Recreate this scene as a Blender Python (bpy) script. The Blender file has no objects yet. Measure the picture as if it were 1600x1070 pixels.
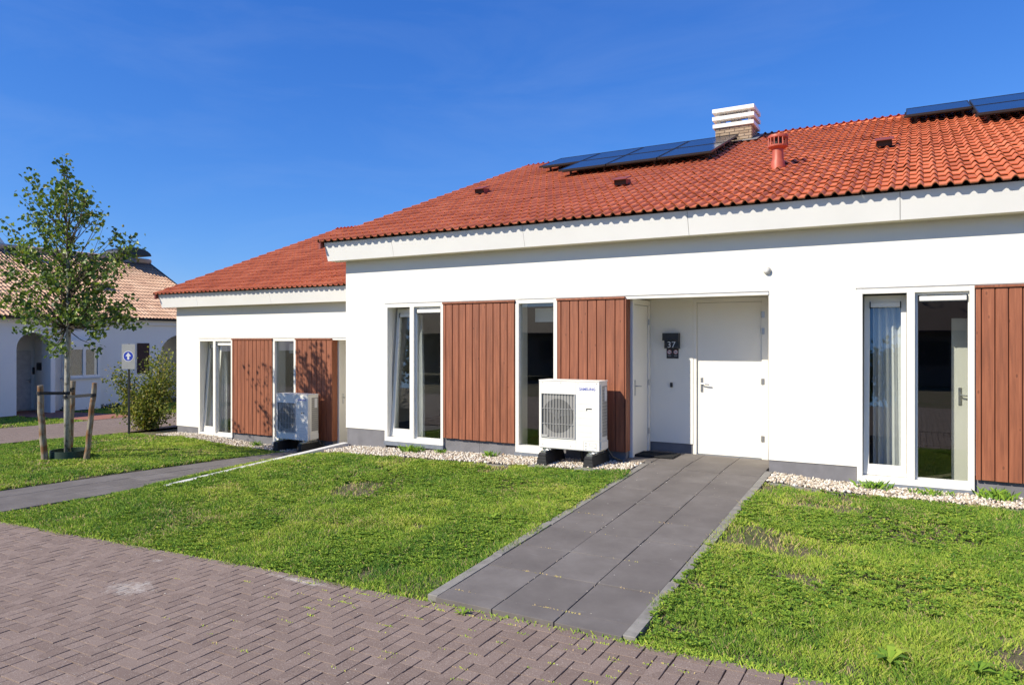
import bpy, bmesh, math, random
import numpy as np
from mathutils import Vector, Matrix
R = math.radians
rng = np.random.default_rng(7)
random.seed(7)
S = bpy.context.scene
COL = S.collection
EYE = 2.0                       # camera height; every z measured from eye level is converted with ez()
def ez(z): return z + EYE

# ------------------------------------------------------------------ camera, sky, sun, exposure
cam_d = bpy.data.cameras.new('camera'); cam = bpy.data.objects.new('camera', cam_d); COL.objects.link(cam)
cam_d.sensor_width = 36; cam_d.lens = 25.4; cam_d.shift_y = -0.00125
cam_d.clip_start = 0.05; cam_d.clip_end = 2000
cam.location = (0, 0, EYE); cam.rotation_euler = (R(90), 0, R(29.25))
S.camera = cam
SUN_AZ, SUN_EL = 33.5, 37.0     # light travels towards +x +y
w = bpy.data.worlds.new('World'); S.world = w; w.use_nodes = True
nt = w.node_tree; nt.nodes.clear()
sky = nt.nodes.new('ShaderNodeTexSky'); sky.sky_type = 'NISHITA'; sky.sun_disc = False
sky.sun_elevation = R(SUN_EL); sky.sun_rotation = R(180 + SUN_AZ)
sky.altitude = 0; sky.air_density = 1.0; sky.dust_density = 0.15; sky.ozone_density = 3.0
# grade the physical sky towards the deep blue the camera recorded (one curve per channel, the same over the whole sky)
sp_ = nt.nodes.new('ShaderNodeSeparateColor'); cb_ = nt.nodes.new('ShaderNodeCombineColor'); nt.links.new(sky.outputs[0], sp_.inputs[0])
for i_, (g_, a_) in enumerate(((1.24, .304), (.92, .761), (.65, 2.16))):
    p_ = nt.nodes.new('ShaderNodeMath'); p_.operation = 'POWER'; p_.inputs[1].default_value = g_
    q_ = nt.nodes.new('ShaderNodeMath'); q_.operation = 'MULTIPLY'; q_.inputs[1].default_value = a_
    nt.links.new(sp_.outputs[i_], p_.inputs[0]); nt.links.new(p_.outputs[0], q_.inputs[0]); nt.links.new(q_.outputs[0], cb_.inputs[i_])
bg = nt.nodes.new('ShaderNodeBackground'); bg.inputs['Strength'].default_value = 0.10
wo = nt.nodes.new('ShaderNodeOutputWorld')
tcw = nt.nodes.new('ShaderNodeTexCoord'); mpw = nt.nodes.new('ShaderNodeMapping'); mpw.inputs['Scale'].default_value = (1.2, 2.2, 7.0); mpw.inputs['Rotation'].default_value = (.35, .2, .5)
nzw = nt.nodes.new('ShaderNodeTexNoise'); nzw.inputs['Scale'].default_value = 1.6; nzw.inputs['Detail'].default_value = 7; nzw.inputs['Roughness'].default_value = .6; nzw.inputs['Distortion'].default_value = .6
crw = nt.nodes.new('ShaderNodeValToRGB'); crw.color_ramp.elements[0].position = .46; crw.color_ramp.elements[0].color = (0, 0, 0, 1); crw.color_ramp.elements[1].position = .80; crw.color_ramp.elements[1].color = (.07, .07, .07, 1)
mxw = nt.nodes.new('ShaderNodeMix'); mxw.data_type = 'RGBA'; mxw.inputs[7].default_value = (5.2, 6.0, 7.2, 1)
nt.links.new(tcw.outputs['Generated'], mpw.inputs[0]); nt.links.new(mpw.outputs[0], nzw.inputs['Vector']); nt.links.new(nzw.outputs['Fac'], crw.inputs[0]); nt.links.new(crw.outputs[0], mxw.inputs[0])
nt.links.new(cb_.outputs[0], mxw.inputs[6]); nt.links.new(mxw.outputs[2], bg.inputs[0]); nt.links.new(bg.outputs[0], wo.inputs[0])
sd = bpy.data.lights.new('sun', 'SUN'); sd.energy = 4.8; sd.angle = R(0.53); sd.color = (1.0, 0.925, 0.77)
sun = bpy.data.objects.new('sun', sd); COL.objects.link(sun)
ce = math.cos(R(SUN_EL))
to_sun = Vector((-math.sin(R(SUN_AZ))*ce, -math.cos(R(SUN_AZ))*ce, math.sin(R(SUN_EL))))
sun.rotation_euler = to_sun.to_track_quat('Z', 'Y').to_euler(); sun.location = to_sun*40
S.view_settings.view_transform = 'Standard'; S.view_settings.look = 'None'
S.view_settings.gamma = 1; S.view_settings.use_curve_mapping = False
S.view_settings.exposure = 0.42
S.render.engine = 'CYCLES'
S.cycles.max_bounces = 8; S.cycles.transparent_max_bounces = 16

# ------------------------------------------------------------------ materials
def newmat(name):
    m = bpy.data.materials.new(name); m.use_nodes = True; t = m.node_tree
    b = t.nodes['Principled BSDF']; return m, t, b
def node(t, typ, **kw):
    n = t.nodes.new(typ)
    for k, v in kw.items():
        if k in n.inputs: n.inputs[k].default_value = v
        else: setattr(n, k, v)
    return n
def coords(t, scale=(1,1,1), kind='Object'):
    tc = node(t, 'ShaderNodeTexCoord'); mp = node(t, 'ShaderNodeMapping'); mp.inputs['Scale'].default_value = scale
    if kind == 'World':
        g = node(t, 'ShaderNodeNewGeometry'); t.links.new(g.outputs['Position'], mp.inputs['Vector'])
    else: t.links.new(tc.outputs[kind], mp.inputs['Vector'])
    return mp.outputs[0]
def noise(t, vec, scale, detail=4, rough=0.55):
    n = node(t, 'ShaderNodeTexNoise', Scale=scale, Detail=detail, Roughness=rough); t.links.new(vec, n.inputs['Vector']); return n.outputs['Fac']
def ramp(t, fac, stops):
    r = node(t, 'ShaderNodeValToRGB'); e = r.color_ramp.elements
    while len(e) > 1: e.remove(e[-1])
    e[0].position = stops[0][0]; e[0].color = (*stops[0][1], 1)
    for p, c in stops[1:]:
        k = e.new(p); k.color = (*c, 1)
    t.links.new(fac, r.inputs['Fac']); return r.outputs['Color']
def mix(t, fac, a, b, mode='MIX'):
    m = node(t, 'ShaderNodeMix', data_type='RGBA', blend_type=mode)
    for s, v in ((m.inputs['Factor'], fac), (m.inputs['A'] if False else m.inputs[6], a), (m.inputs[7], b)):
        if hasattr(v, 'is_output'): t.links.new(v, s)
        elif isinstance(v, (int, float)): s.default_value = v
        else: s.default_value = (*v, 1)
    return m.outputs[2]
def math_(t, op, a, b=0.0, c=None, clamp=False):
    m = node(t, 'ShaderNodeMath', operation=op, use_clamp=clamp)
    for i, v in enumerate((a, b) if c is None else (a, b, c)):
        if hasattr(v, 'is_output'): t.links.new(v, m.inputs[i])
        else: m.inputs[i].default_value = v
    return m.outputs[0]
def bump(t, b, h, strength=0.3, dist=0.01):
    n = node(t, 'ShaderNodeBump', Strength=strength, Distance=dist)
    t.links.new(h, n.inputs['Height']); t.links.new(n.outputs[0], b.inputs['Normal'])
def simple(name, col, rough=0.6, metal=0.0, var=0.12, nscale=6, bstr=0.0, bscale=60, bdist=0.004, spec=0.5):
    m, t, b = newmat(name); v = coords(t, kind='World')
    f = noise(t, v, nscale, 5)
    c = ramp(t, f, [(0.3, tuple(x*(1-var) for x in col)), (0.7, tuple(min(1, x*(1+var)) for x in col))])
    t.links.new(c, b.inputs['Base Color']); b.inputs['Roughness'].default_value = rough; b.inputs['Metallic'].default_value = metal
    b.inputs['Specular IOR Level'].default_value = spec
    if bstr: bump(t, b, noise(t, v, bscale, 4), bstr, bdist)
    return m
def plaster_mat(name, col):
    m, t, b = newmat(name); v = coords(t, kind='World')
    f = noise(t, v, 1.3, 6, 0.6)
    c = ramp(t, f, [(0.3, tuple(x*0.965 for x in col)), (0.7, col)])
    vs = coords(t, (3.5, 3.5, 0.35), 'World')
    st = math_(t, 'SUBTRACT', noise(t, vs, 1.6, 5, 0.6), 0.6, clamp=True)
    c2 = mix(t, math_(t, 'MULTIPLY', st, 0.6), c, (0.62, 0.60, 0.56))
    t.links.new(c2, b.inputs['Base Color']); b.inputs['Roughness'].default_value = 0.9; b.inputs['Specular IOR Level'].default_value = 0.25
    bump(t, b, noise(t, v, 220, 3, 0.6), 0.25, 0.004)
    return m
M = {}
M['plaster'] = plaster_mat('white_plaster', (0.84, 0.81, 0.73))
M['plaster_far'] = plaster_mat('white_plaster_aged', (0.86, 0.83, 0.76))
M['white'] = simple('white_paint', (0.82, 0.79, 0.72), 0.38, var=0.02, nscale=3)
M['fascia'] = simple('fascia_panel', (0.86, 0.845, 0.81), 0.5, var=0.025, nscale=1.5)
M['soffit'] = simple('soffit', (0.72, 0.66, 0.50), 0.7, var=0.03)
M['plinth'] = simple('grey_plinth', (0.175, 0.17, 0.18), 0.85, var=0.13, nscale=5, bstr=0.3, bscale=120, bdist=0.003)
M['sill'] = simple('blue_grey_stone', (0.17, 0.19, 0.225), 0.7, var=0.2, nscale=14)
M['black'] = simple('black_rubber', (0.018, 0.018, 0.019), 0.75, var=0.2, nscale=20, bstr=0.3, bscale=150)
M['dark'] = simple('dark_underlay', (0.035, 0.033, 0.032), 0.9)
M['steel'] = simple('brushed_steel', (0.55, 0.55, 0.54), 0.3, metal=0.9, var=0.05)
M['ac_white'] = simple('appliance_paint', (0.80, 0.77, 0.71), 0.42, var=0.02, nscale=3)
M['ac_grey'] = simple('appliance_grille', (0.30, 0.29, 0.275), 0.5, var=0.04)
M['ac_dark'] = simple('fan_cavity', (0.13, 0.126, 0.12), 0.6, var=0.1)
M['ac_side'] = simple('appliance_side_fins', (0.17, 0.165, 0.16), 0.55, metal=0.3, var=0.06, nscale=30)
M['blue_ink'] = simple('blue_print', (0.02, 0.06, 0.42), 0.5, var=0.0)
M['grey_ink'] = simple('grey_print', (0.42, 0.42, 0.42), 0.5, var=0.0)
M['white_ink'] = simple('pale_print', (0.75, 0.75, 0.75), 0.5, var=0.0)
M['red_ink'] = simple('red_print', (0.5, 0.16, 0.17), 0.5, var=0.0)
M['anthracite'] = simple('anthracite_metal', (0.022, 0.024, 0.026), 0.45, var=0.1)
M['red_pipe'] = simple('terracotta_pipe', (0.42, 0.085, 0.045), 0.5, var=0.10, nscale=9)
M['red_cap'] = simple('terracotta_vent', (0.22, 0.05, 0.04), 0.6, var=0.12, nscale=9)
M['lead'] = simple('lead_flashing', (0.22, 0.22, 0.225), 0.6, var=0.2, nscale=12)
M['kerb'] = simple('pale_concrete', (0.62, 0.60, 0.56), 0.85, var=0.12, nscale=7, bstr=0.3)
M['edging'] = simple('weathered_concrete', (0.235, 0.22, 0.195), 0.9, var=0.25, nscale=9, bstr=0.4, bscale=90)
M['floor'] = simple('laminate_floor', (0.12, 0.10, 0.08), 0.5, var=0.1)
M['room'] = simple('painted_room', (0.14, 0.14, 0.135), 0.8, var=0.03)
M['cloth'] = simple('curtain_cloth', (0.80, 0.80, 0.80), 0.9, var=0.03)
M['green_rubber'] = simple('dark_green_band', (0.02, 0.045, 0.03), 0.6, var=0.15)
M['strap'] = simple('black_strap', (0.014, 0.015, 0.017), 0.6, var=0.1)
M['sign_grey'] = simple('galvanised_plate', (0.40, 0.40, 0.38), 0.45, metal=0.3, var=0.05)
M['sign_blue'] = simple('sign_blue', (0.03, 0.06, 0.42), 0.4, var=0.0)
M['brown_shutter'] = simple('brown_shutter', (0.055, 0.022, 0.015), 0.7, var=0.2)
M['mat'] = simple('doormat_fibre', (0.02, 0.02, 0.02), 1.0, var=0.4, nscale=80, bstr=0.6, bscale=300, bdist=0.01)
M['far_red'] = simple('red_paving', (0.30, 0.12, 0.08), 0.9, var=0.15, nscale=9)

# wood cladding
m, t, b = newmat('stained_boards'); M['wood'] = m
oi = node(t, 'ShaderNodeObjectInfo'); tc = node(t, 'ShaderNodeTexCoord')
va = node(t, 'ShaderNodeVectorMath', operation='MULTIPLY_ADD'); va.inputs[1].default_value = (1, 1, 1)
cb = node(t, 'ShaderNodeCombineXYZ'); 
for i in range(3): t.links.new(math_(t, 'MULTIPLY', oi.outputs['Random'], 37.0+i*11), cb.inputs[i])
t.links.new(tc.outputs['Object'], va.inputs[0]); t.links.new(cb.outputs[0], va.inputs[2])
mp = node(t, 'ShaderNodeMapping'); mp.inputs['Scale'].default_value = (26, 26, 1.5); t.links.new(va.outputs[0], mp.inputs[0])
g = noise(t, mp.outputs[0], 1.0, 8, 0.65)
mp2 = node(t, 'ShaderNodeMapping'); mp2.inputs['Scale'].default_value = (9, 9, 4.2); t.links.new(va.outputs[0], mp2.inputs[0])
vo = node(t, 'ShaderNodeTexVoronoi', Scale=1.0); t.links.new(mp2.outputs[0], vo.inputs['Vector'])
c = ramp(t, g, [(0.28, (0.165, 0.055, 0.026)), (0.5, (0.27, 0.088, 0.040)), (0.75, (0.38, 0.135, 0.064))])
kn = ramp(t, vo.outputs['Distance'], [(0.06, (0.40, 0.38, 0.38)), (0.12, (1.12, 1.12, 1.1)), (0.22, (1, 1, 1))])
c = mix(t, 0.7, c, kn, 'MULTIPLY')
tone = ramp(t, oi.outputs['Random'], [(0, (0.88, 0.86, 0.86)), (1, (1.06, 1.05, 1.05))])
c = mix(t, 1.0, c, tone, 'MULTIPLY')
t.links.new(c, b.inputs['Base Color']); b.inputs['Roughness'].default_value = 0.62
bump(t, b, g, 0.35, 0.004)

# roof tiles
def tile_mat(name, lo, mid, hi):
    m, t, b = newmat(name); v = coords(t, kind='World')
    oi = node(t, 'ShaderNodeObjectInfo'); at = node(t, 'ShaderNodeAttribute', attribute_name='var')
    rnd = math_(t, 'FRACT', math_(t, 'ADD', oi.outputs['Random'], at.outputs['Fac']))
    f = noise(t, v, 2.2, 6, 0.65)
    f2 = math_(t, 'ADD', math_(t, 'MULTIPLY', f, 0.7), math_(t, 'MULTIPLY', rnd, 0.3))
    c = ramp(t, f2, [(0.25, lo), (0.5, mid), (0.8, hi)])
    sp = noise(t, v, 75, 4, 0.7)
    c = mix(t, math_(t, 'MULTIPLY', math_(t, 'SUBTRACT', sp, 0.55, clamp=True), 2.2, clamp=True), c, (0.10, 0.05, 0.035))
    dn = math_(t, 'MULTIPLY', math_(t, 'SUBTRACT', noise(t, v, 7, 6, 0.7), 0.56, clamp=True), 3.0, clamp=True)
    c = mix(t, dn, c, (0.16, 0.075, 0.045))
    t.links.new(c, b.inputs['Base Color']); b.inputs['Roughness'].default_value = 0.68
    bump(t, b, sp, 0.3, 0.004); return m
M['tile'] = tile_mat('red_roof_tile', (0.44, 0.110, 0.042), (0.61, 0.168, 0.066), (0.72, 0.235, 0.105))
M['tile_lip_shade'] = simple('painted_lip_shade', (0.11, 0.045, 0.028), 0.95, var=0.35, nscale=25)  # shade line under each tile lip, painted as dark brown on the underside
M['tile_lip_shade_far'] = simple('painted_lip_shade_pale', (0.10, 0.05, 0.035), 0.95, var=0.3, nscale=25)  # same painted undercut shade for the pale tiled roof
M['tile_far'] = tile_mat('pale_roof_tile', (0.48, 0.27, 0.165), (0.64, 0.39, 0.24), (0.76, 0.50, 0.33))

# road bricks
def paver_color(t, v, rnd):
    f = noise(t, v, 5, 5, 0.6)
    f2 = math_(t, 'ADD', math_(t, 'MULTIPLY', f, 0.45), math_(t, 'MULTIPLY', rnd, 0.55))
    c = ramp(t, f2, [(0.1, (0.185, 0.130, 0.103)), (0.5, (0.228, 0.164, 0.131)), (0.9, (0.272, 0.200, 0.162))])
    sp = noise(t, v, 130, 3, 0.8)
    c = mix(t, math_(t, 'MULTIPLY', math_(t, 'SUBTRACT', sp, 0.60, clamp=True), 9, clamp=True), c, (0.72, 0.66, 0.58))
    c = mix(t, math_(t, 'MULTIPLY', math_(t, 'SUBTRACT', 0.44, sp, clamp=True), 7, clamp=True), c, (0.055, 0.036, 0.028))
    return c, sp
def blob(t, px, py, cx, cy, rx, ry):
    a = math_(t, 'DIVIDE', math_(t, 'SUBTRACT', px, cx), rx); b2 = math_(t, 'DIVIDE', math_(t, 'SUBTRACT', py, cy), ry)
    d = math_(t, 'ADD', math_(t, 'MULTIPLY', a, a), math_(t, 'MULTIPLY', b2, b2))
    return math_(t, 'SUBTRACT', 1.0, d, clamp=True)
m, t, b = newmat('paving_brick'); M['brick'] = m
v = coords(t, kind='World'); oi = node(t, 'ShaderNodeObjectInfo'); at = node(t, 'ShaderNodeAttribute', attribute_name='var')
rnd = math_(t, 'FRACT', math_(t, 'ADD', oi.outputs['Random'], at.outputs['Fac']))
c, sp = paver_color(t, v, rnd)
sx = node(t, 'ShaderNodeSeparateXYZ'); t.links.new(v, sx.inputs[0])
n1 = noise(t, v, 13, 7, 0.95)
k = blob(t, sx.outputs[0], sx.outputs[1], -5.75, 3.72, 0.42, 0.30)
k = math_(t, 'MAXIMUM', k, blob(t, sx.outputs[0], sx.outputs[1], -4.6, 4.50, 0.75, 0.10))
k = math_(t, 'MAXIMUM', k, blob(t, sx.outputs[0], sx.outputs[1], -6.3, 4.35, 0.12, 0.08))
k = math_(t, 'MULTIPLY', math_(t, 'SUBTRACT', math_(t, 'ADD', math_(t, 'MULTIPLY', k, 0.32), n1), 0.73, clamp=True), 7, clamp=True)
c = mix(t, math_(t, 'MULTIPLY', k, 0.62), c, (0.58, 0.54, 0.48))
t.links.new(c, b.inputs['Base Color']); b.inputs['Roughness'].default_value = 0.92
bump(t, b, sp, 0.5, 0.004)
# sheets of the same paving where single bricks are too small
m, t, b = newmat('paving_sheet'); M['paving'] = m
v = coords(t, kind='World'); br = node(t, 'ShaderNodeTexBrick', Scale=1.0); t.links.new(v, br.inputs['Vector'])
br.inputs['Brick Width'].default_value = 0.22; br.inputs['Row Height'].default_value = 0.11; br.inputs['Mortar Size'].default_value = 0.006
br.inputs['Color1'].default_value = (0.2, 0.2, 0.2, 1); br.inputs['Color2'].default_value = (0.9, 0.9, 0.9, 1); br.inputs['Mortar'].default_value = (0, 0, 0, 1)
sc_ = node(t, 'ShaderNodeSeparateColor'); t.links.new(br.outputs['Color'], sc_.inputs[0])
c, sp = paver_color(t, v, sc_.outputs[0]); c = mix(t, br.outputs['Fac'], c, (0.035, 0.03, 0.025))
t.links.new(c, b.inputs['Base Color']); b.inputs['Roughness'].default_value = 0.92
inv = math_(t, 'SUBTRACT', 1.0, br.outputs['Fac']); bump(t, b, inv, 0.6, 0.01)
M['sand'] = simple('joint_sand', (0.022, 0.018, 0.014), 0.95, var=0.4, nscale=30, bstr=0.5, bscale=200)
# path slabs
m, t, b = newmat('grey_paving_slab'); M['slab'] = m
v = coords(t, kind='World'); oi = node(t, 'ShaderNodeObjectInfo')
f = math_(t, 'ADD', math_(t, 'MULTIPLY', noise(t, v, 2.4, 7, 0.65), 0.87), math_(t, 'MULTIPLY', oi.outputs['Random'], 0.13))
c = ramp(t, f, [(0.25, (0.108, 0.094, 0.085)), (0.5, (0.145, 0.128, 0.116)), (0.8, (0.205, 0.185, 0.170))])
sp = noise(t, v, 260, 3, 0.7)
c = mix(t, math_(t, 'MULTIPLY', math_(t, 'SUBTRACT', sp, 0.60, clamp=True), 3, clamp=True), c, (0.26, 0.25, 0.24))
scf = noise(t, coords(t, (1, 3.5, 1), 'World'), 3.1, 6, 0.75)
c = mix(t, math_(t, 'MULTIPLY', math_(t, 'SUBTRACT', scf, 0.63, clamp=True), 3.5, clamp=True), c, (0.28, 0.27, 0.26))
t.links.new(c, b.inputs['Base Color']); b.inputs['Roughness'].default_value = 0.85; bump(t, b, sp, 0.35, 0.003)

# soil under the lawn
m, t, b = newmat('lawn_soil'); M['soil'] = m
v = coords(t, kind='World'); f = noise(t, v, 2.0, 7, 0.7); f2 = noise(t, v, 45, 4, 0.7)
c = ramp(t, f, [(0.35, (0.09, 0.11, 0.03)), (0.5, (0.16, 0.135, 0.07)), (0.68, (0.25, 0.18, 0.13))])
c2 = ramp(t, f2, [(0.3, (0.45, 0.45, 0.45)), (0.7, (1.25, 1.25, 1.25))]); c = mix(t, 1.0, c, c2, 'MULTIPLY')
t.links.new(c, b.inputs['Base Color']); b.inputs['Roughness'].default_value = 1; bump(t, b, f2, 0.8, 0.03)

def leaf_mat(name, stops, rough=0.55, trans=0.35, spec=0.35, up=0.0):
    m, t, b = newmat(name)
    if up:                                                          # blades stand too thin to carry a normal of their own: lean it upward
        g_ = node(t, 'ShaderNodeNewGeometry'); vm = node(t, 'ShaderNodeVectorMath', operation='MULTIPLY_ADD'); vm.inputs[1].default_value = (1-up,)*3; vm.inputs[2].default_value = (0, 0, up)
        t.links.new(g_.outputs['Normal'], vm.inputs[0]); vn = node(t, 'ShaderNodeVectorMath', operation='NORMALIZE'); t.links.new(vm.outputs[0], vn.inputs[0]); t.links.new(vn.outputs[0], b.inputs['Normal'])
    at = node(t, 'ShaderNodeAttribute', attribute_name='var')
    c = ramp(t, at.outputs['Fac'], stops)
    t.links.new(c, b.inputs['Base Color']); b.inputs['Roughness'].default_value = rough; b.inputs['Specular IOR Level'].default_value = spec
    tr = node(t, 'ShaderNodeBsdfTranslucent'); c2 = mix(t, 1.0, c, (1.2, 1.3, 0.6), 'MULTIPLY'); t.links.new(c2, tr.inputs[0])
    ms = node(t, 'ShaderNodeMixShader', Fac=trans); t.links.new(b.outputs[0], ms.inputs[1]); t.links.new(tr.outputs[0], ms.inputs[2])
    out = [n for n in t.nodes if n.type == 'OUTPUT_MATERIAL'][0]; t.links.new(ms.outputs[0], out.inputs[0]); return m
M['grass'] = leaf_mat('grass_blades', [(0, (0.07, 0.17, 0.03)), (0.4, (0.22, 0.35, 0.04)), (0.8, (0.48, 0.54, 0.08)), (0.88, (0.52, 0.42, 0.18)), (1, (0.50, 0.34, 0.22))], 0.7, 0.22, 0.12, up=0.48)
M['leaf'] = leaf_mat('poplar_leaf', [(0, (0.04, 0.085, 0.016)), (0.5, (0.13, 0.20, 0.03)), (0.93, (0.27, 0.35, 0.06)), (1, (0.40, 0.35, 0.07))], 0.42, 0.28, 0.5)
M['bush_leaf'] = leaf_mat('shrub_leaf', [(0, (0.07, 0.10, 0.015)), (0.5, (0.18, 0.21, 0.03)), (0.8, (0.34, 0.34, 0.06)), (1, (0.42, 0.30, 0.10))], 0.5, 0.3, 0.4)
M['tree_leaf'] = leaf_mat('dark_leaf', [(0, (0.022, 0.04, 0.008)), (1, (0.06, 0.09, 0.015))], 0.6, 0.25, 0.3)
# birch-like bark
m, t, b = newmat('pale_bark'); M['bark'] = m
v = coords(t, (1, 1, 0.6), 'World'); f = noise(t, v, 16, 6, 0.75)
c = ramp(t, f, [(0.36, (0.06, 0.05, 0.035)), (0.46, (0.30, 0.28, 0.22)), (0.7, (0.46, 0.44, 0.38))])
t.links.new(c, b.inputs['Base Color']); b.inputs['Roughness'].default_value = 0.85; bump(t, b, f, 0.5, 0.01)
m, t, b = newmat('stake_wood'); M['stake'] = m
f = noise(t, coords(t, (1, 1, 0.12), 'World'), 40, 6, 0.7); f2 = noise(t, coords(t, kind='World'), 5, 4)
c = ramp(t, f, [(0.3, (0.14, 0.11, 0.075)), (0.7, (0.38, 0.33, 0.25))]); c = mix(t, ramp(t, f2, [(0.45, (0, 0, 0)), (0.62, (1, 1, 1))]), c, (0.20, 0.09, 0.03))
t.links.new(c, b.inputs['Base Color']); b.inputs['Roughness'].default_value = 0.9; bump(t, b, f, 0.5, 0.006)
M['twig'] = simple('brown_twig', (0.07, 0.055, 0.035), 0.9, var=0.2)
# gravel
m, t, b = newmat('gravel_stone'); M['gravel'] = m
at = node(t, 'ShaderNodeAttribute', attribute_name='var')
c = ramp(t, at.outputs['Fac'], [(0, (0.18, 0.14, 0.10)), (0.2, (0.40, 0.32, 0.23)), (0.55, (0.60, 0.53, 0.42)), (0.85, (0.78, 0.74, 0.66)), (1, (0.40, 0.27, 0.16))])
t.links.new(c, b.inputs['Base Color']); b.inputs['Roughness'].default_value = 0.8
M['gravel_bed'] = simple('gravel_bed', (0.07, 0.055, 0.042), 0.95, var=0.4, nscale=60, bstr=0.8, bscale=80, bdist=0.02)
# chimney brick
m, t, b = newmat('buff_brick'); M['buff'] = m
v = coords(t, kind='World'); at = node(t, 'ShaderNodeAttribute', attribute_name='var')
f = math_(t, 'ADD', math_(t, 'MULTIPLY', noise(t, v, 30, 4), 0.4), math_(t, 'MULTIPLY', at.outputs['Fac'], 0.6))
c = ramp(t, f, [(0.2, (0.27, 0.19, 0.12)), (0.8, (0.44, 0.33, 0.23))]); t.links.new(c, b.inputs['Base Color']); b.inputs['Roughness'].default_value = 0.9
M['mortar'] = simple('mortar', (0.42, 0.38, 0.32), 0.95)
# glass
m = bpy.data.materials.new('window_glass'); m.use_nodes = True; t = m.node_tree; t.nodes.clear(); M['glass'] = m
gl = node(t, 'ShaderNodeBsdfGlossy', Roughness=0.0); gl.inputs['Color'].default_value = (1, 1, 1, 1)
tp = node(t, 'ShaderNodeBsdfTransparent'); tp.inputs['Color'].default_value = (0.88, 0.90, 0.89, 1)
lw = node(t, 'ShaderNodeLayerWeight', Blend=0.5); fr_ = math_(t, 'POWER', lw.outputs['Facing'], 4.0); fr_ = math_(t, 'MULTIPLY_ADD', fr_, .90, .075); ms = node(t, 'ShaderNodeMixShader')
t.links.new(fr_, ms.inputs[0]); t.links.new(tp.outputs[0], ms.inputs[1]); t.links.new(gl.outputs[0], ms.inputs[2])
ou = node(t, 'ShaderNodeOutputMaterial'); t.links.new(ms.outputs[0], ou.inputs[0])
# photovoltaic glass
m, t, b = newmat('solar_cells'); M['solar'] = m
v = coords(t, kind='Object'); f = noise(t, v, 3, 3)
c = ramp(t, f, [(0.3, (0.006, 0.010, 0.028)), (0.7, (0.010, 0.016, 0.04))]); t.links.new(c, b.inputs['Base Color'])
b.inputs['Roughness'].default_value = 0.16; b.inputs['IOR'].default_value = 1.38

# ------------------------------------------------------------------ geometry helpers
class MB:
    def __init__(s): s.v = []; s.f = []; s.sm = False
    def add(s, vs, fs):
        o = len(s.v); s.v += [tuple(p) for p in vs]; s.f += [tuple(i+o for i in f) for f in fs]; return s
    def box(s, x0, x1, y0, y1, z0, z1, ch=0.0):
        if ch <= 0:
            vs = [(x0,y0,z0),(x1,y0,z0),(x1,y1,z0),(x0,y1,z0),(x0,y0,z1),(x1,y0,z1),(x1,y1,z1),(x0,y1,z1)]
            return s.add(vs, [(0,3,2,1),(4,5,6,7),(0,1,5,4),(1,2,6,5),(2,3,7,6),(3,0,4,7)])
        bm = bmesh.new(); bmesh.ops.create_cube(bm, size=1)
        for q in bm.verts: q.co = Vector(((x0+x1)/2+q.co.x*(x1-x0), (y0+y1)/2+q.co.y*(y1-y0), (z0+z1)/2+q.co.z*(z1-z0)))
        bmesh.ops.bevel(bm, geom=list(bm.edges), offset=ch, segments=2, affect='EDGES', profile=0.6)
        bm.verts.index_update(); vs = [q.co.copy() for q in bm.verts]; fs = [[q.index for q in f.verts] for f in bm.faces]; bm.free()
        return s.add(vs, fs)
    def prism(s, poly, a0, a1, axis='x'):   # poly: list of 2D points, extruded along axis
        n = len(poly)
        def P(p, a): return {'x': (a, p[0], p[1]), 'y': (p[0], a, p[1]), 'z': (p[0], p[1], a)}[axis]
        vs = [P(p, a0) for p in poly] + [P(p, a1) for p in poly]
        fs = [tuple(range(n))[::-1], tuple(range(n, 2*n))] + [(i, (i+1) % n, n+(i+1) % n, n+i) for i in range(n)]
        return s.add(vs, fs)
    def tube(s, pts, rad, n=8, cap=True):
        pts = [Vector(p) for p in pts]; rad = rad if hasattr(rad, '__len__') else [rad]*len(pts)
        vs = []; prev = None
        for i, p in enumerate(pts):
            d = (pts[min(i+1, len(pts)-1)]-pts[max(i-1, 0)]).normalized()
            u = d.orthogonal().normalized() if prev is None else (prev - d*prev.dot(d)).normalized()
            prev = u; w_ = d.cross(u)
            for k in range(n):
                a = 2*math.pi*k/n; vs.append(p + (u*math.cos(a)+w_*math.sin(a))*rad[i])
        fs = []
        for i in range(len(pts)-1):
            for k in range(n): fs.append((i*n+k, i*n+(k+1) % n, (i+1)*n+(k+1) % n, (i+1)*n+k))
        if cap: fs.append(tuple(range(n))[::-1]); fs.append(tuple((len(pts)-1)*n+k for k in range(n)))
        return s.add(vs, fs)
    def lathe(s, prof, c=(0,0,0), n=24, axis='z'):
        vs = []; 
        for r, h in prof:
            for k in range(n):
                a = 2*math.pi*k/n; x, y = r*math.cos(a), r*math.sin(a)
                vs.append({'z': (c[0]+x, c[1]+y, c[2]+h), 'y': (c[0]+x, c[1]+h, c[2]-y)}[axis])
        fs = []
        for i in range(len(prof)-1):
            for k in range(n): fs.append((i*n+k, i*n+(k+1) % n, (i+1)*n+(k+1) % n, (i+1)*n+k))
        fs.append(tuple(range(n))[::-1]); fs.append(tuple((len(prof)-1)*n+k for k in range(n)))
        return s.add(vs, fs)
    def mesh(s, name, mat, smooth=False):
        me = bpy.data.meshes.new(name); me.from_pydata(s.v, [], s.f); me.materials.append(mat)
        if smooth: me.shade_smooth()
        me.validate(); me.update(); return me
    def build(s, name, mat, parent=None, loc=(0,0,0), smooth=False, rot=None):
        return link(name, s.mesh(name, mat, smooth), parent, loc, rot)
def link(name, me, parent=None, loc=(0,0,0), rot=None):
    o = bpy.data.objects.new(name, me); COL.objects.link(o); o.location = loc
    if rot is not None: o.rotation_euler = rot
    if parent is not None: o.parent = parent
    return o
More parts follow.
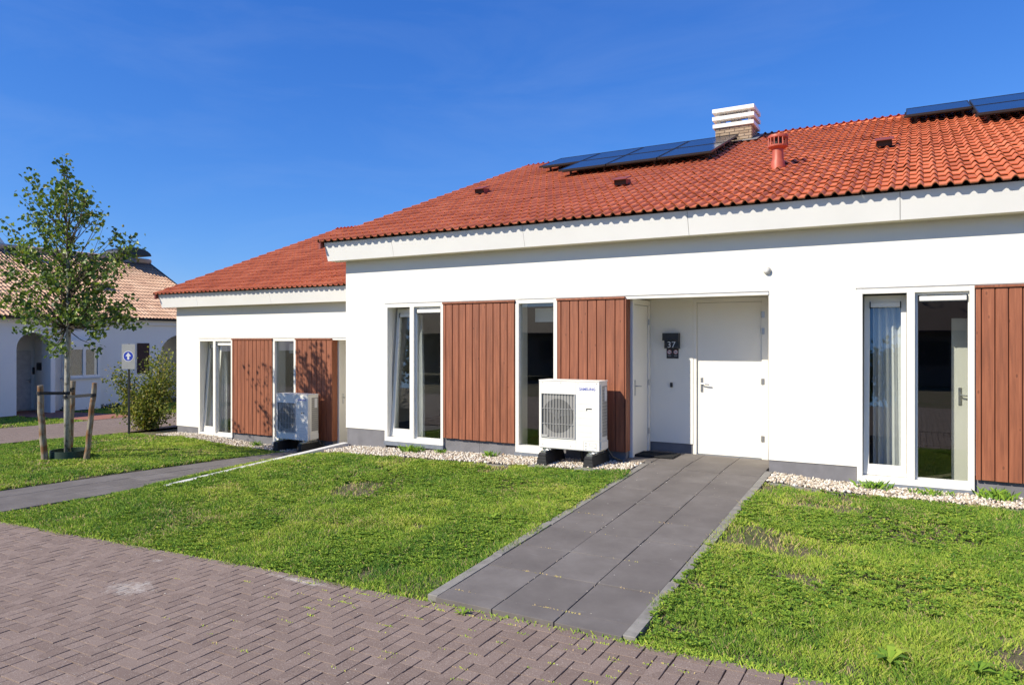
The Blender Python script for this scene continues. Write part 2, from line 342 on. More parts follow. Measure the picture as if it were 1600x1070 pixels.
def tag(o, label=None, cat=None, group=None, kind=None):
    if label: o['label'] = label
    if cat: o['category'] = cat
    if group: o['group'] = group
    if kind: o['kind'] = kind
    return o
def thing(name, label, cat, loc=(0,0,0), rotz=0, group=None):
    o = bpy.data.objects.new(name, None); COL.objects.link(o); o.empty_display_size = 0.2
    o.location = loc; o.rotation_euler = (0, 0, rotz); return tag(o, label, cat, group)
def copy_tree(o, parent=None):
    c = o.copy(); COL.objects.link(c)
    if parent is not None: c.parent = parent
    for ch in list(o.children): copy_tree(ch, c)
    return c
def raw_mesh(name, co, loops, per, mat, var=None, smooth=False):   # numpy mesh, all faces with `per` corners
    me = bpy.data.meshes.new(name); nf = len(loops)//per
    me.vertices.add(len(co)); me.vertices.foreach_set('co', np.asarray(co, np.float32).ravel())
    me.loops.add(len(loops)); me.loops.foreach_set('vertex_index', np.asarray(loops, np.int32))
    me.polygons.add(nf); me.polygons.foreach_set('loop_start', np.arange(0, nf*per, per, dtype=np.int32))
    me.polygons.foreach_set('use_smooth', np.full(nf, smooth))
    me.update(calc_edges=True)
    if var is not None:
        a = me.attributes.new('var', 'FLOAT', 'POINT'); a.data.foreach_set('value', np.asarray(var, np.float32))
    me.materials.append(mat); return me
def stamp(base_v, base_f, mats, var, name, mat, smooth=False):      # many transformed copies of one small mesh joined
    bv = np.array(base_v); n = len(bv); co = []; per = len(base_f[0]); bf = np.array(base_f)
    co = np.concatenate([(bv @ A.T + T) for A, T in mats]); k = len(mats)
    loops = (bf[None] + (np.arange(k)*n)[:, None, None]).reshape(-1)
    return raw_mesh(name, co, loops, per, mat, np.repeat(var, n), smooth)
def text_mesh(body, size, mat, name, extrude=0.001, bold=0.0):
    c = bpy.data.curves.new('t', 'FONT'); c.body = body; c.size = size; c.extrude = extrude; c.offset = bold; c.align_x = 'CENTER'; c.resolution_u = 3
    o = bpy.data.objects.new('t', c); COL.objects.link(o); bpy.context.view_layer.update()
    me = bpy.data.meshes.new_from_object(o.evaluated_get(bpy.context.evaluated_depsgraph_get())); me.name = name
    bpy.data.objects.remove(o); bpy.data.curves.remove(c); me.materials.clear(); me.materials.append(mat); return me

# ------------------------------------------------------------------ terrain
def Hs(x): return np.interp(x, [-40, -27, -15, -9.7, -5.2, -1, 10], [-2.55, -2.5, -2.14, -2.18, -2.05, -2.0, -1.98])
def H(x, y):
    x = np.asarray(x, float); y = np.asarray(y, float)
    s = Hs(x); Wd = np.interp(x, [-9.1, -8, -5.5, -3.4, -1.6, -.6, 10], [-1.90, -1.87, -1.81, -1.755, -1.76, -1.785, -1.78])
    t_ = np.clip((y-4.6)/4.7, 0, 1); fast = 1-(1-t_)**2.6; kx = np.clip((-x-5.5)/3.0, 0, 1)
    right = s + (Wd-s)*(t_*(1-kx)+fast*kx)
    off = np.interp(y, [4.6, 7.3, 9.57, 11.1, 11.9], [0, -.05, -.12, -.22, -.26])
    left = s + off*np.interp(x, [-27, -19, -15.5, -13.5], [.1, .4, .6, 1])
    right = right + .035*np.clip((y-4.6)/.5, 0, 1)*np.exp(-np.minimum(np.abs(x+3.36), np.abs(x+1.64))/.35)
    k = np.clip((x+10.2)/1.15, 0, 1); k = k*k*(3-2*k)
    return left*(1-k)+right*k + EYE
def path_z(y): return ez(np.interp(y, [4.6, 9.9, 11], [-1.985, -1.705, -1.69]))
def lpath_z(y): return ez(np.interp(y, [4.6, 7.3, 9.57, 11.07, 12.5], [-2.19, -2.245, -2.31, -2.36, -2.375]))
def sheet(name, xs, ys, zf, mat, kind='structure', parent=None):
    X, Y = np.meshgrid(xs, ys, indexing='ij'); Z = zf(X, Y); nx, ny = len(xs), len(ys)
    co = np.stack([X, Y, Z], -1).reshape(-1, 3); i = np.arange(nx-1)[:, None]; j = np.arange(ny-1)[None]
    a = i*ny+j; loops = np.stack([a, a+ny, a+ny+1, a+1], -1).reshape(-1)
    o = link(name, raw_mesh(name, co, loops, 4, mat, smooth=True), parent)
    if kind: o['kind'] = kind
    return o
YE = 4.60                                                           # road edge
def gz(X, Y):
    z = H(X, Y)-0.03
    dr = np.where(Y < YE+0.001, 0.10, 0.0)
    dr = np.where((X > -3.40) & (X < -1.62) & (Y < 12), 0.16, dr)
    dr = np.where((X > -11.86) & (X < -10.24) & (Y < 14), 0.16, dr)
    dr = np.where((X < -17.52) & (X > -22.1), 0.08, dr)
    return z-dr
xs = np.unique(np.concatenate([np.linspace(-17, 8, 101), [-17.521, -17.50, -22.101, -22.08, -3.41, -3.39, -1.63, -1.61, -11.87, -11.85, -10.25, -10.23, -20, -24, -27, -30], np.linspace(-160, -35, 12), np.linspace(10, 160, 14)]))
ys = np.unique(np.concatenate([[YE, YE+0.02], np.linspace(4.8, 14, 38), np.linspace(-150, 4.4, 24), np.linspace(15, 170, 26)]))
sheet('ground', xs, ys, gz, M['soil'])
# road: base sheet with the bricks laid in it
BX0, BX1, BY0 = -13.0, 2.2, 1.6
road = sheet('road', np.linspace(BX0, BX1, 40), np.array([BY0, YE]), lambda X, Y: Hs(X)+EYE-0.016, M['sand'])
for nm, xa, xb, ya, yb in (('road_surface', -60, BX0, -5, YE), ('road_surface', BX0, BX1, -5, BY0), ('road_surface', BX1, 40, -5, YE)):
    sheet(nm, np.linspace(xa, xb, 14), np.array([ya, yb]), lambda X, Y: Hs(X)+EYE, M['paving'])
sheet('side_street', np.array([-22.0, -17.6]), np.linspace(4.62, 45, 20), lambda X, Y: H(X, Y)+0.004, M['paving'])
BW, BL = 0.108, 0.216
def brick_mesh(L, W_, gl=.0016, gw=.0044):
    c_ = 0.002; x, y = L/2-gl, W_/2-gw
    vs = [(-x,-y,-.03),(x,-y,-.03),(x,y,-.03),(-x,y,-.03),(-x,-y,-c_),(x,-y,-c_),(x,y,-c_),(-x,y,-c_),
          (-x+c_,-y+c_,0),(x-c_,-y+c_,0),(x-c_,y-c_,0),(-x+c_,y-c_,0)]
    fs = [(8,9,10,11)] + [(a, (a+1)%4, 4+(a+1)%4, 4+a) for a in range(4)] + [(4+a, 4+(a+1)%4, 8+(a+1)%4, 8+a) for a in range(4)]
    return vs, fs
bricks = []
i0, i1 = int((BX0+13)/BW), int((BX1-BX0)/BW); nyr = int((YE-BW-BY0)/BW)
cells = {}
bricks = []
for i in range(i1):
    for j in range(nyr):
        cells[(i, j)] = (i - j) % 4
used = set()
for (i, j), tt in cells.items():
    if (i, j) in used: continue
    x = BX0+i*BW; y = YE-BW-0.004-(j+1)*BW
    if tt == 0 and (i+1, j) in cells: bricks.append((x+BW, y+BW/2, 0)); used |= {(i, j), (i+1, j)}
    elif tt == 2 and (i, j+1) in cells: bricks.append((x+BW/2, y, 1)); used |= {(i, j), (i, j+1)}
for (i, j), tt in cells.items():
    if (i, j) not in used: bricks.append((BX0+(i+.5)*BW, YE-BW-0.004-(j+.5)*BW, 2))
for k in range(int((BX1-BX0)/BL)): bricks.append((BX0+(k+.5)*BL, YE-BW/2, 0))
CF, SF = math.cos(R(29.25)), math.sin(R(29.25))
def view(x, y):                                                     # distance along the view and sideways angle
    d = -SF*x+CF*y; return d, (CF*x+SF*y)/max(d, 0.01)
def inview(x, y, lim=0.74, ddrop=2.0):
    d, l = view(x, y); return d > 4.0 and abs(l) < lim
vis = sorted([q for q in bricks if inview(q[0], q[1], .72)], key=lambda q: view(q[0], q[1])[0])
near = set(vis[:300])
bmesh_ = {}
for kd, (L, W_) in {0: (BL, BW), 1: (BL, BW), 2: (BW, BW)}.items():
    vs, fs = brick_mesh(L, W_, *{0: (.0042, .0019), 1: (.0019, .0044), 2: (.004, .0019)}[kd]); mb = MB(); mb.add(vs, fs); bmesh_[kd] = mb.mesh('brick', M['brick'])
def btr(q):
    x, y, kd = q; z = float(Hs(x))+EYE+random.gauss(0, .0009)
    return (x+random.gauss(0, .001), y+random.gauss(0, .001), z), (random.gauss(0, .004), random.gauss(0, .004)+math.atan2(-(Hs(x+.1)-Hs(x-.1)), .2), (math.pi/2 if kd == 1 else 0)+random.gauss(0, .007))
from mathutils import Euler
rest = []
for q in bricks:
    loc, rot = btr(q)
    if q in near: link('brick', bmesh_[q[2]], road, loc, rot)
    else:
        A = np.array(Euler(rot).to_matrix())
        if q[2] == 0: A = A @ np.diag([.975, 1.05, 1])
        if q[2] == 2: A = A @ np.diag([.47, 1.05, 1])
        rest.append((A, np.array(loc)))
vs, fs = brick_mesh(BL, BW)
o = link('brick_paving', stamp(vs, fs, rest, rng.random(len(rest)), 'brick_paving', M['brick']), road); o['kind'] = 'stuff'

# path slabs
def slab_path(x0, cols, wcol, y_edges, zf, label):
    p = sheet('path', np.array([x0-.04, x0+cols*wcol+.04]), np.array([y_edges[0], y_edges[-1]]) if len(y_edges) < 3 else np.array(y_edges), lambda X, Y: zf(Y)-0.045, M['sand'])
    for j in range(len(y_edges)-1):
        ya, yb = y_edges[j], y_edges[j+1]; yc = (ya+yb)/2
        for i in range(cols):
            g_ = 0.004; xc = x0+(i+.5)*wcol; mb = MB(); mb.box(-wcol/2+g_, wcol/2-g_, -(yb-ya)/2+g_*.5, (yb-ya)/2-g_*.5, -.05, 0, 0.004)
            mb.build('paving_slab', M['slab'], p, (xc+random.gauss(0, .001), yc, float(zf(yc))+random.gauss(0, .0012)),
                     rot=(math.atan2(float(zf(yb)-zf(ya)), yb-ya)+random.gauss(0, .0015), random.gauss(0, .0018), random.gauss(0, .001)))
    return p
ye = [4.60, 4.80]+[4.80+.595*k for k in range(1, 11)]; ye[-1] = 10.80
slab_path(-3.26, 3, .51, ye, path_z, '')
sheet('porch_bed', np.array([-3.68, -3.30]), np.array([9.8, 11.0]), lambda X, Y: path_z(Y)-.045, M['sand'])
pf = sheet('porch_floor', np.array([-3.68, -3.268]), np.array([9.84, 10.9]), lambda X, Y: path_z(Y)-.03, M['sand'])
for yy in (9.85, 10.38):
    mb = MB(); mb.box(-3.675, -3.27, yy, yy+.52, -.05, 0, .004); mb.build('paving_slab', M['slab'], pf, (0, 0, float(path_z(yy+.3))))
slab_path(-11.8, 3, .5, [4.60, 4.9]+[4.9+.6*k for k in range(1, 13)], lpath_z, '')
def edging(x0, x1, ya, yb, zf, name='kerb_strip', mat='edging', n=1.0, up=0.004):
    """row of edging stones, each its own part"""
    e = bpy.data.objects.new(name, None); COL.objects.link(e); e['kind'] = 'structure'
    k = max(1, int(round((yb-ya)/n)))
    for q in range(k):
        a, b_ = ya+(yb-ya)*q/k, ya+(yb-ya)*(q+1)/k; za, zb = float(zf(a))+up, float(zf(b_))+up
        mb = MB(); j = random.gauss(0, .004)
        mb.prism([(a+.002, za-.2), (b_-.002, zb-.2), (b_-.002, zb-.006), (b_-.008, zb), (a+.008, za), (a+.002, za-.006)], x0+j, x1+j, 'x')
        mb.build('edging_stone', M[mat], e)
    return e
edging(-3.355, -3.268, 4.62, 9.75, path_z); edging(-1.728, -1.64, 4.62, 9.9, path_z)
edging(-9.06, -8.94, 6.3, 9.93, lambda y: ez(np.interp(y, [6.3, 9.9], [-1.978, -1.825])), 'low_kerb_wall', 'kerb', 1.2, 0.0)
def edging_x(xa, xb, y0, y1, up=0.0):
    e = bpy.data.objects.new('kerb_strip', None); COL.objects.link(e); e['kind'] = 'structure'; k = max(1, int(round((xb-xa)/1.0)))
    for q in range(k):
        a, b_ = xa+(xb-xa)*q/k, xa+(xb-xa)*(q+1)/k; za, zb = float(H(a, y0))+up, float(H(b_, y0))+up
        mb = MB(); mb.prism([(a+.003, za-.15), (b_-.003, zb-.15), (b_-.003, zb), (a+.003, za)], y0, y1, 'y'); mb.build('edging_stone', M['edging'], e)
edging_x(-8.9, -3.4, 9.20, 9.25, -.012); edging_x(-1.6, 7, 9.30, 9.35, -.012)

# ------------------------------------------------------------------ roof tiles
TW, TG = 0.30, 0.325                                                # cover width and gauge
def tile_geo():
    """two flat pans and two round rolls; rows of verts: nose top, tail top, nose foot, recessed underside"""
    us = [0, .07, .16, .26, .36, .46, .53, .62, .97]; prof = []
    for w_ in (0, 1):
        for u in us:
            h = .040*math.sin(math.pi*min(u/.53, 1))**1.15 if u < .53 else 0.0
            prof.append(((w_+u)*TW/2, h))
    prof.append((TW+.004, 0)); n = len(prof)-1; vs = []
    for (yy, lift) in ((-.02, .030), (TG+.045, -.002)):
        for (px_, h) in prof: vs.append((px_-.002, yy, lift+h))
    for k in range(n+1): vs.append((vs[k][0], -.018, vs[k][2]-.013))
    for k in range(n+1): vs.append((vs[k][0], .012, vs[k][2]-.030))
    fs = []; m = n+1
    for k in range(n): fs += [(k, k+1, m+k+1, m+k), (2*m+k, 2*m+k+1, k+1, k), (3*m+k, 3*m+k+1, 2*m+k+1, 2*m+k)]
    return vs, fs
TV, TF = tile_geo()
def edge_mat(me, m='tile_lip_shade'):
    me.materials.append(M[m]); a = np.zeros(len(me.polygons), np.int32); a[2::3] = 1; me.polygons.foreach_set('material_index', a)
def roof_slope(parent, x0, ncol, y0, z0, slope, nrow, world_off, mat='tile', parts=300, dirn=1, holes=()):
    """lays tiles on a slope rising in +y (dirn=1) or falling (dirn=-1); the nearest ones are single parts"""
    ang = math.atan(slope); mb = MB(); mb.add(TV, TF); me = None
    place = []
    for r in range(nrow):
        for c_ in range(ncol):
            s = r*TG; x = x0+c_*TW; yl = y0+dirn*s*math.cos(ang); z = z0+s*math.sin(ang)
            place.append((x, yl, z))
    def dist(p):
        d, l = view(p[0]+world_off[0]+.15, p[1]+world_off[1]); return d if abs(l) < .72 and d > 0 else 1e6+d*d
    order = sorted(range(len(place)), key=lambda k: dist(place[k]))
    single = set(order[:parts]) if parts else set()
    rest = []
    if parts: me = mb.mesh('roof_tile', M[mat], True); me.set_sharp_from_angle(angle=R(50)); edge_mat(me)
    for k, p in enumerate(place):
        jx, jz, ja = random.gauss(0, .0025), random.gauss(0, .002), random.gauss(0, .006)
        rot = Euler((ang+ja*.7, random.gauss(0, .004), ja) if dirn == 1 else (ang+ja*.7, 0, math.pi+ja))
        loc = (p[0]+jx+(0 if dirn == 1 else TW), p[1], p[2]+jz)
        if k in single: link('roof_tile', me, parent, loc, rot)
        else: rest.append((np.array(rot.to_matrix()), np.array(loc)))
    if rest:
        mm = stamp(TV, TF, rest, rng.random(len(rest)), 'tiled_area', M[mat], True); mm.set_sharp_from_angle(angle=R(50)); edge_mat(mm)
        o = link('tiled_area', mm, parent); o['kind'] = 'stuff'

# ------------------------------------------------------------------ window, door and cladding builders (house-local coordinates)
def frame_rect(mb, x0, x1, z0, z1, y0, y1, wl, wr, wt, wb, ch=.004):
    mb.box(x0, x0+wl, y0, y1, z0, z1, ch); mb.box(x1-wr, x1, y0, y1, z0, z1, ch)
    mb.box(x0+wl, x1-wr, y0+.002, y1-.002, z1-wt, z1-.001, 0); mb.box(x0+wl, x1-wr, y0+.002, y1-.002, z0+.001, z0+wb, 0)
def vent(parent, x0, x1, z, y):
    mb = MB(); mb.box(x0+.012, x1-.012, y-.035, y, z-.028, z+.028, .006); v_ = mb.build('trickle_vent', M['white'], parent)
    mb = MB(); mb.box(x0, x0+.011, y-.037, y, z-.04, z+.03); mb.box(x1-.011, x1, y-.037, y, z-.04, z+.03); mb.box(x0+.011, x1-.011, y-.03, y, z-.040, z-.029)
    mb.build('vent_cap', M['anthracite'], parent)
def window_pair(house, x0, x1, ztop=2.38, tilt=5.0):
    """outer frame with a tilted inward opening sash on the left and fixed glass on the right"""
    mb = MB(); wj = .062; xm = x0+(x1-x0)*.475; wm = .085
    frame_rect(mb, x0, x1, -.0, ztop, -.028, .10, wj, wj*.8, .06, .075); mb.box(xm-wm/2, xm+wm/2, -.026, .098, .075, ztop-.06, .003)
    f = mb.build('window', M['white'], house)
    xa, xb = xm+wm/2, x1-wj*.8; za, zb = .075, ztop-.06
    mb = MB(); frame_rect(mb, xa+.001, xb-.001, za+.001, zb-.001, .02, .08, .03, .012, .03, .02); mb.build('glazing_bead', M['white'], f)
    mb = MB(); mb.box(xa+.03, xb-.012, .045, .066, za+.02, zb-.03); mb.build('pane', M['glass'], f)
    vent(f, xa+.035, xb-.015, zb-.075, .04)
    # tilted sash, hinged at the foot
    xa, xb = x0+wj, xm-wm/2; w_, h_ = xb-xa-.01, zb-za-.012
    mb = MB(); frame_rect(mb, 0, w_, 0, h_, -.035, .035, .062, .060, .11, .13, .005); 
    s = mb.build('sash', M['white'], f, (xa+.005, .085, za+.006), rot=(R(-tilt), 0, 0))
    mb = MB(); mb.box(xa, xb, .066, .088, za, za+.05, .003); mb.build('sash_stop', M['white'], f)
    mb = MB(); mb.box(.062, w_-.060, -.008, .014, .13, h_-.11)
    mb.build('pane', M['glass'], f, (xa+.005, .085, za+.006), rot=(R(-tilt), 0, 0))
    mb = MB(); mb.box(.074, w_-.072, -.05, -.036, h_-.15, h_-.09, .005); mb.build('trickle_vent', M['white'], f, (xa+.005, .085, za+.006), rot=(R(-tilt), 0, 0))
    mb = MB(); mb.box(.062, .073, -.052, -.036, h_-.16, h_-.08); mb.box(w_-.071, w_-.060, -.052, -.036, h_-.16, h_-.08)
    mb.build('vent_cap', M['anthracite'], f, (xa+.005, .085, za+.006), rot=(R(-tilt), 0, 0))
    # reveals behind
    mb = MB(); mb.box(x0-.0, x0+.02, .101, .34, 0, ztop); mb.box(x1-.02, x1, .101, .34, 0, ztop); mb.box(x0+.02, x1-.02, .101, .34, ztop-.02, ztop)
    mb.build('reveal', M['white'], f)
    mb = MB(); mb.box(x0-.01, x1+.01, -.045, .1, -.07, -.003, .004); mb.build('sill', M['sill'], f)
    return f
def window_single(house, x0, x1, ztop=2.38, blind=True):
    mb = MB(); frame_rect(mb, x0, x1, 0, ztop, -.028, .10, .06, .06, .055, .11); f = mb.build('window', M['white'], house)
    mb = MB(); mb.box(x0+.06, x1-.06, .03, .052, .11, ztop-.055); mb.build('pane', M['glass'], f)
    mb = MB(); mb.box(x0, x0+.02, .101, .34, 0, ztop); mb.box(x1-.02, x1, .101, .34, 0, ztop); mb.build('reveal', M['white'], f)
    mb = MB(); mb.box(x0-.01, x1+.01, -.045, .1, -.07, -.003, .004); mb.build('sill', M['sill'], f)
    if blind:
        mb = MB(); mb.box(x0+.18, x1-.07, .30, .31, ztop-.34, ztop-.12); mb.build('blind', M['white'], f)
    return f
BOARD = {}
def board(wd, h):
    key = (round(wd, 3), round(h, 3))
    if key not in BOARD:
        mb = MB(); c_ = .006; w2 = wd/2-.004
        mb.prism([(-w2, 0), (-w2, -.014), (-w2+c_, -.020), (w2-c_, -.020), (w2, -.014), (w2, 0)], 0, h, 'z'); BOARD[key] = mb.mesh('board', M['wood'])
    return BOARD[key]
def cladding(house, x0, x1, z0=.135, z1=2.345, side=False, wd=.124):
    mb = MB(); mb.box(x0+.004, x1-.004, -.022, -.001, z0+.03, z1)
    c_ = mb.build('cladding', M['dark'], house)
    n = max(1, int((x1-x0)/wd)); w_ = (x1-x0)/(n+.45)
    xx = x0; k = 0
    while xx < x1-.01:
        ww = w_*.45 if k == 0 else w_
        ww = min(ww, x1-xx)
        link('board', board(ww, z1-z0), c_, (xx+ww/2, -.0225+random.uniform(-.0015, .0015), z0+random.uniform(-.006, .003)))
        xx += ww; k += 1
    mb = MB(); mb.box(x0-.006, x1+.006, -.062, .0-.001, z1+.004, z1+.034, .004); mb.build('cap_board', M['wood'], c_)
    return c_
def handle(parent, x, y, z, dirx=1, name='handle'):
    mb = MB(); mb.box(x-.018, x+.018, y-.012, y, z-.11, z+.11, .004)
    mb.tube([(x, y-.01, z+.02), (x, y-.055, z+.02)], .009, 8); mb.tube([(x, y-.055, z+.02), (x+dirx*.06, y-.058, z+.012), (x+dirx*.125, y-.052, z+.004)], .010, 8)
    mb.lathe([(.011, -.004), (.011, 0)], (x, y-.012, z-.07), 10, 'y')
    return mb.build(name, M['steel'], parent)

# ------------------------------------------------------------------ the houses
SL = 0.38; YR = 7.65
def P(y): return 3.655+SL*y
def house(name, label, loc, xl, xr, units, roofx0, ncol, fj, parts_tiles, YR=7.65):
    h = thing(name, label, 'house', loc)
    # unit layouts relative to each unit origin
    openings = []; 
    mb = MB(); pl = MB(); rec = MB()
    zt, zb = 2.38, .175
    solid = []; cur = xl
    for u in units:
        solid.append((cur, u)); 
        solid.append((u+1.24, u+2.61)); solid.append((u+3.34, u+4.43)); cur = u+6.41
    solid.append((cur, xr))
    mb.box(xl, xr, 0, .34, zt, 3.40)
    for a, b_ in solid:
        if a >= xr: continue
        b_ = min(b_, xr); mb.box(a, b_, 0, .34, zb, zt-.0001)
        pa = a+.004 if a > xl else a+.02; npl = max(1, int((b_-pa)/.62))
        for q in range(npl): pl.box(pa+(b_-.004-pa)*q/npl+(.003 if q else 0), pa+(b_-.004-pa)*(q+1)/npl, .012+.001*(q % 2), .33, -.75, zb-.004)
    # side and back walls, gables
    D = 2*YR
    for xa, xb in ((xl, xl+.3), (xr-.3, xr)):
        mb.add(*gable(xa, xb, .34, D, zb, YR))
        pl.box(xa+.02, xb-.02, .331, D, -.75, zb-.004)
    mb.box(xl+.3, xr-.3, D-.3, D, zb, 3.6)
    # recesses
    for u in units:
        xa, xb, yb = u+4.43, u+6.41, .99
        if xa > xr: continue
        mb.box(xb, xb+.16, .341, yb+.2, zb, zt+.1); mb.box(xa-.16, xa, .341, yb+.2, -.02, zt+.1) 
        mb.box(xa, xa+.72, yb-.04, yb+.2, zb, zt+.02); mb.box(xb-.17, xb, yb-.0, yb+.2, zb, zt+.02)
        pl.box(xa, xa+.715, yb-.02, yb+.2, -.1, zb-.003); pl.box(xb-.17, xb-.001, yb+.02, yb+.2, -.1, zb-.003)
    wl = mb.build('wall', M['plaster'], h); pl.build('plinth', M['plinth'], h)
    mb = MB()
    for u in units:
        if u+6.41 <= xr+.01: mb.box(u+4.44, u+6.40, .002, 1.19, zt+.002, zt+.05)
    mb.build('porch_ceiling', M['soffit'], h)
    for u in units:
        mb = MB()
        if u+6.41 <= xr+.01: mb.box(u+4.43, u+6.41, -.014, -.001, zt-.035, zt+.0); mb.build('lintel_strip', M['white'], h)
    mb = MB()                                                       # dark drip line above windows
    for u in units: mb.box(u-.012, min(u+6.41, xr), -.012, -.0011, zt+.003, zt+.016)
    mb.build('drip_profile', M['lead'], h)
    for u in units:
        window_pair(h, u+.003, u+1.237); 
        if u+2.61 > xr: continue
        cladding(h, u+1.245, u+2.605); window_single(h, u+2.613, u+3.337); cladding(h, u+3.345, u+4.425, wd=.137)
        # return of the cladding into the porch
        mb = MB(); mb.box(u+4.432, u+4.452, -.05, .055, .135, 2.345, .003); mb.box(u+4.434, u+4.450, .058, .13, .135, 2.345, .003); mb.build('corner_board', M['wood'], h)
        if u+6.41 > xr+.01: continue
        # storage door in the left cheek of the porch
        xa = u+4.43
        mb = MB(); mb.box(xa+.002, xa+.055, .14, .22, .0, 2.36, .004); mb.box(xa+.002, xa+.055, .86, .945, .0, 2.36, .004); mb.box(xa+.002, xa+.053, .22, .86, 2.28, 2.36, .003)
        d_ = mb.build('side_door', M['white'], h)
        mb = MB(); mb.box(xa+.004, xa+.035, .225, .855, .03, 2.275, .003); mb.build('door_leaf', M['white'], d_)
        mb = MB(); mb.box(xa+.036, xa+.046, .27, .305, .93, 1.16, .003); mb.tube([(xa+.04, .288, 1.07), (xa+.09, .288, 1.07), (xa+.095, .40, 1.065)], .009, 8); mb.build('handle', M['steel'], d_)
        mb = MB()
        for zz in (.35, 1.1, 2.03): mb.tube([(xa+.06, .858, zz-.045), (xa+.06, .858, zz+.045)], .012, 8)
        mb.build('hinge', M['steel'], d_)
        # front door
        dx0, dx1, yb = u+5.15, u+6.24, .99
        mb = MB(); mb.box(dx0, dx0+.052, yb-.03, yb+.1, .0, 2.379, .004); mb.box(dx1-.09, dx1, yb-.03, yb+.1, .0, 2.379, .004); mb.box(dx0+.052, dx1-.09, yb-.028, yb+.1, 2.315, 2.378, .003)
        d_ = mb.build('front_door', M['white'], h)
        mb = MB(); mb.box(dx0+.056, dx1-.094, yb+.0, yb+.05, .035, 2.311, .003); mb.build('door_leaf', M['white'], d_)
        mb = MB(); mb.box(dx0+.05, dx1-.09, yb-.05, yb+.1, -.03, .03); mb.build('threshold', M['sill'], d_)
        handle(d_, dx0+.125, yb, 1.08)
        mb = MB()
        for zz in (.32, 1.15, 1.88, 2.12): mb.tube([(dx1-.092, yb-.034, zz-.045), (dx1-.092, yb-.034, zz+.045)], .010, 8); mb.box(dx1-.098, dx1-.05, yb-.036, yb-.031, zz-.045, zz+.045)
        mb.build('hinge', M['steel'], d_)
    # rooms behind the glass
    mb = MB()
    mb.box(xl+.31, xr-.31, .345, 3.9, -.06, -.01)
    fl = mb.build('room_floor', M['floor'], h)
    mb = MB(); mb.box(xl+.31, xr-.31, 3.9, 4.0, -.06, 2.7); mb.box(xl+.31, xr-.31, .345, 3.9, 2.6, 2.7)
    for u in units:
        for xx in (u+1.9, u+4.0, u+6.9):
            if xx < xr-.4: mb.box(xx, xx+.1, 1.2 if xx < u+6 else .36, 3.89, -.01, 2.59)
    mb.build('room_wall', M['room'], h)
    # eaves
    x_end = xr+.2; x_st = roofx0+.07
    ed = [x_st]+[f for f in fj if x_st+.3 < f < x_end-.3]+[x_end]
    for a, b_ in zip(ed[:-1], ed[1:]):
        mb = MB(); mb.prism([(-.34, 3.485), (-.24, 3.168), (-.215, 3.176), (-.31, 3.485)], a+.003, b_-.003, 'x'); mb.build('fascia_board', M['fascia'], h)
    mb = MB(); mb.box(x_st+.01, x_end-.01, -.222, -.001, 3.17, 3.19); mb.build('soffit', M['soffit'], h)
    # roof deck
    mb = MB()
    prof = [(-.335, P(-.335)-.035), (YR, P(YR)-.035), (2*YR+.34, P(-.34)-.035), (2*YR+.34, P(-.34)-.13), (YR, P(YR)-.14), (-.30, P(-.30)-.13)]
    mb.prism(prof, x_st, x_end, 'x'); roof = mb.build('roof', M['dark'], h)
    nrow = int((YR+.40)/(TG*math.cos(math.atan(SL))))+1
    roof_slope(roof, roofx0, ncol, -.405, P(-.405)-.012, SL, nrow, (loc[0], loc[1]), parts=parts_tiles)
    nb = nrow
    roof_slope(roof, roofx0, ncol, 2*YR+.405, P(-.405)-.012, SL, nb, (loc[0], loc[1]), parts=0, dirn=-1)
    mb = MB(); nn = int((xr+.2-roofx0)/.4)
    for k in range(nn):
        xk = roofx0+k*.4; vs = []; 
        for (xx, rr) in ((xk-.02, .062), (xk+.41, .060)):
            for a in range(9):
                th = math.pi*a/8; vs.append((xx, YR+rr*math.cos(th)*1.2, P(YR)-.035+rr*math.sin(th)))
        mb.add(vs, [(a, a+1, 10+a, 9+a) for a in range(8)]+[tuple(range(9))])
    ro = mb.build('ridge_tiles', M['tile'], roof, smooth=False); ro['kind'] = 'stuff'
    mb = MB(); mb.prism([(-.40, P(-.40)+.0), (YR, P(YR)), (YR, P(YR)-.15), (-.40, P(-.40)-.13)], roofx0+.0, roofx0+.045, 'x')
    mb.prism([(2*YR+.4, P(-.40)+.0), (YR+.001, P(YR)), (YR+.001, P(YR)-.15), (2*YR+.40, P(-.40)-.13)], roofx0+.0, roofx0+.045, 'x')
    mb.build('verge_board', M['red_cap'], roof)
    return h, roof
def gable(xa, xb, y0, D, zb, YR=7.65):
    pts = [(y0, zb), (D, zb), (D, P(0)-.2), (YR, P(YR)-.16), (y0, P(y0)-.16)]
    m_ = MB(); m_.prism(pts, xa, xb, 'x'); return m_.v, m_.f

MX, MY, MZ = -8.11, 9.95, ez(-1.735)
fj = [.38+2.52*k for k in range(-2, 9)]
main, mroof = house('terraced_bungalow', 'white terraced bungalow with orange red tiled roof and brown cladding at number 37', (MX, MY, MZ), -.91, 14.9, [0, 7.46], -1.19, 55, fj, 300, YR=7.45)
LX, LY, LZ = -15.60, 11.90, ez(-1.735-.585)
left, lroof = house('terraced_bungalow', 'white bungalow set back on the left with tree shadow on its brown cladding', (LX, LY, LZ), -.87, 6.57, [0], -1.19, 27, [f-.1 for f in fj], 300, YR=6.2)

# inner white door seen through the right window
mb = MB(); mb.box(8.49, 9.35, .62, .66, 0, 2.02, .004); d_ = mb.build('inner_door', M['white'], main)
handle(d_, 8.58, .62, 1.05)

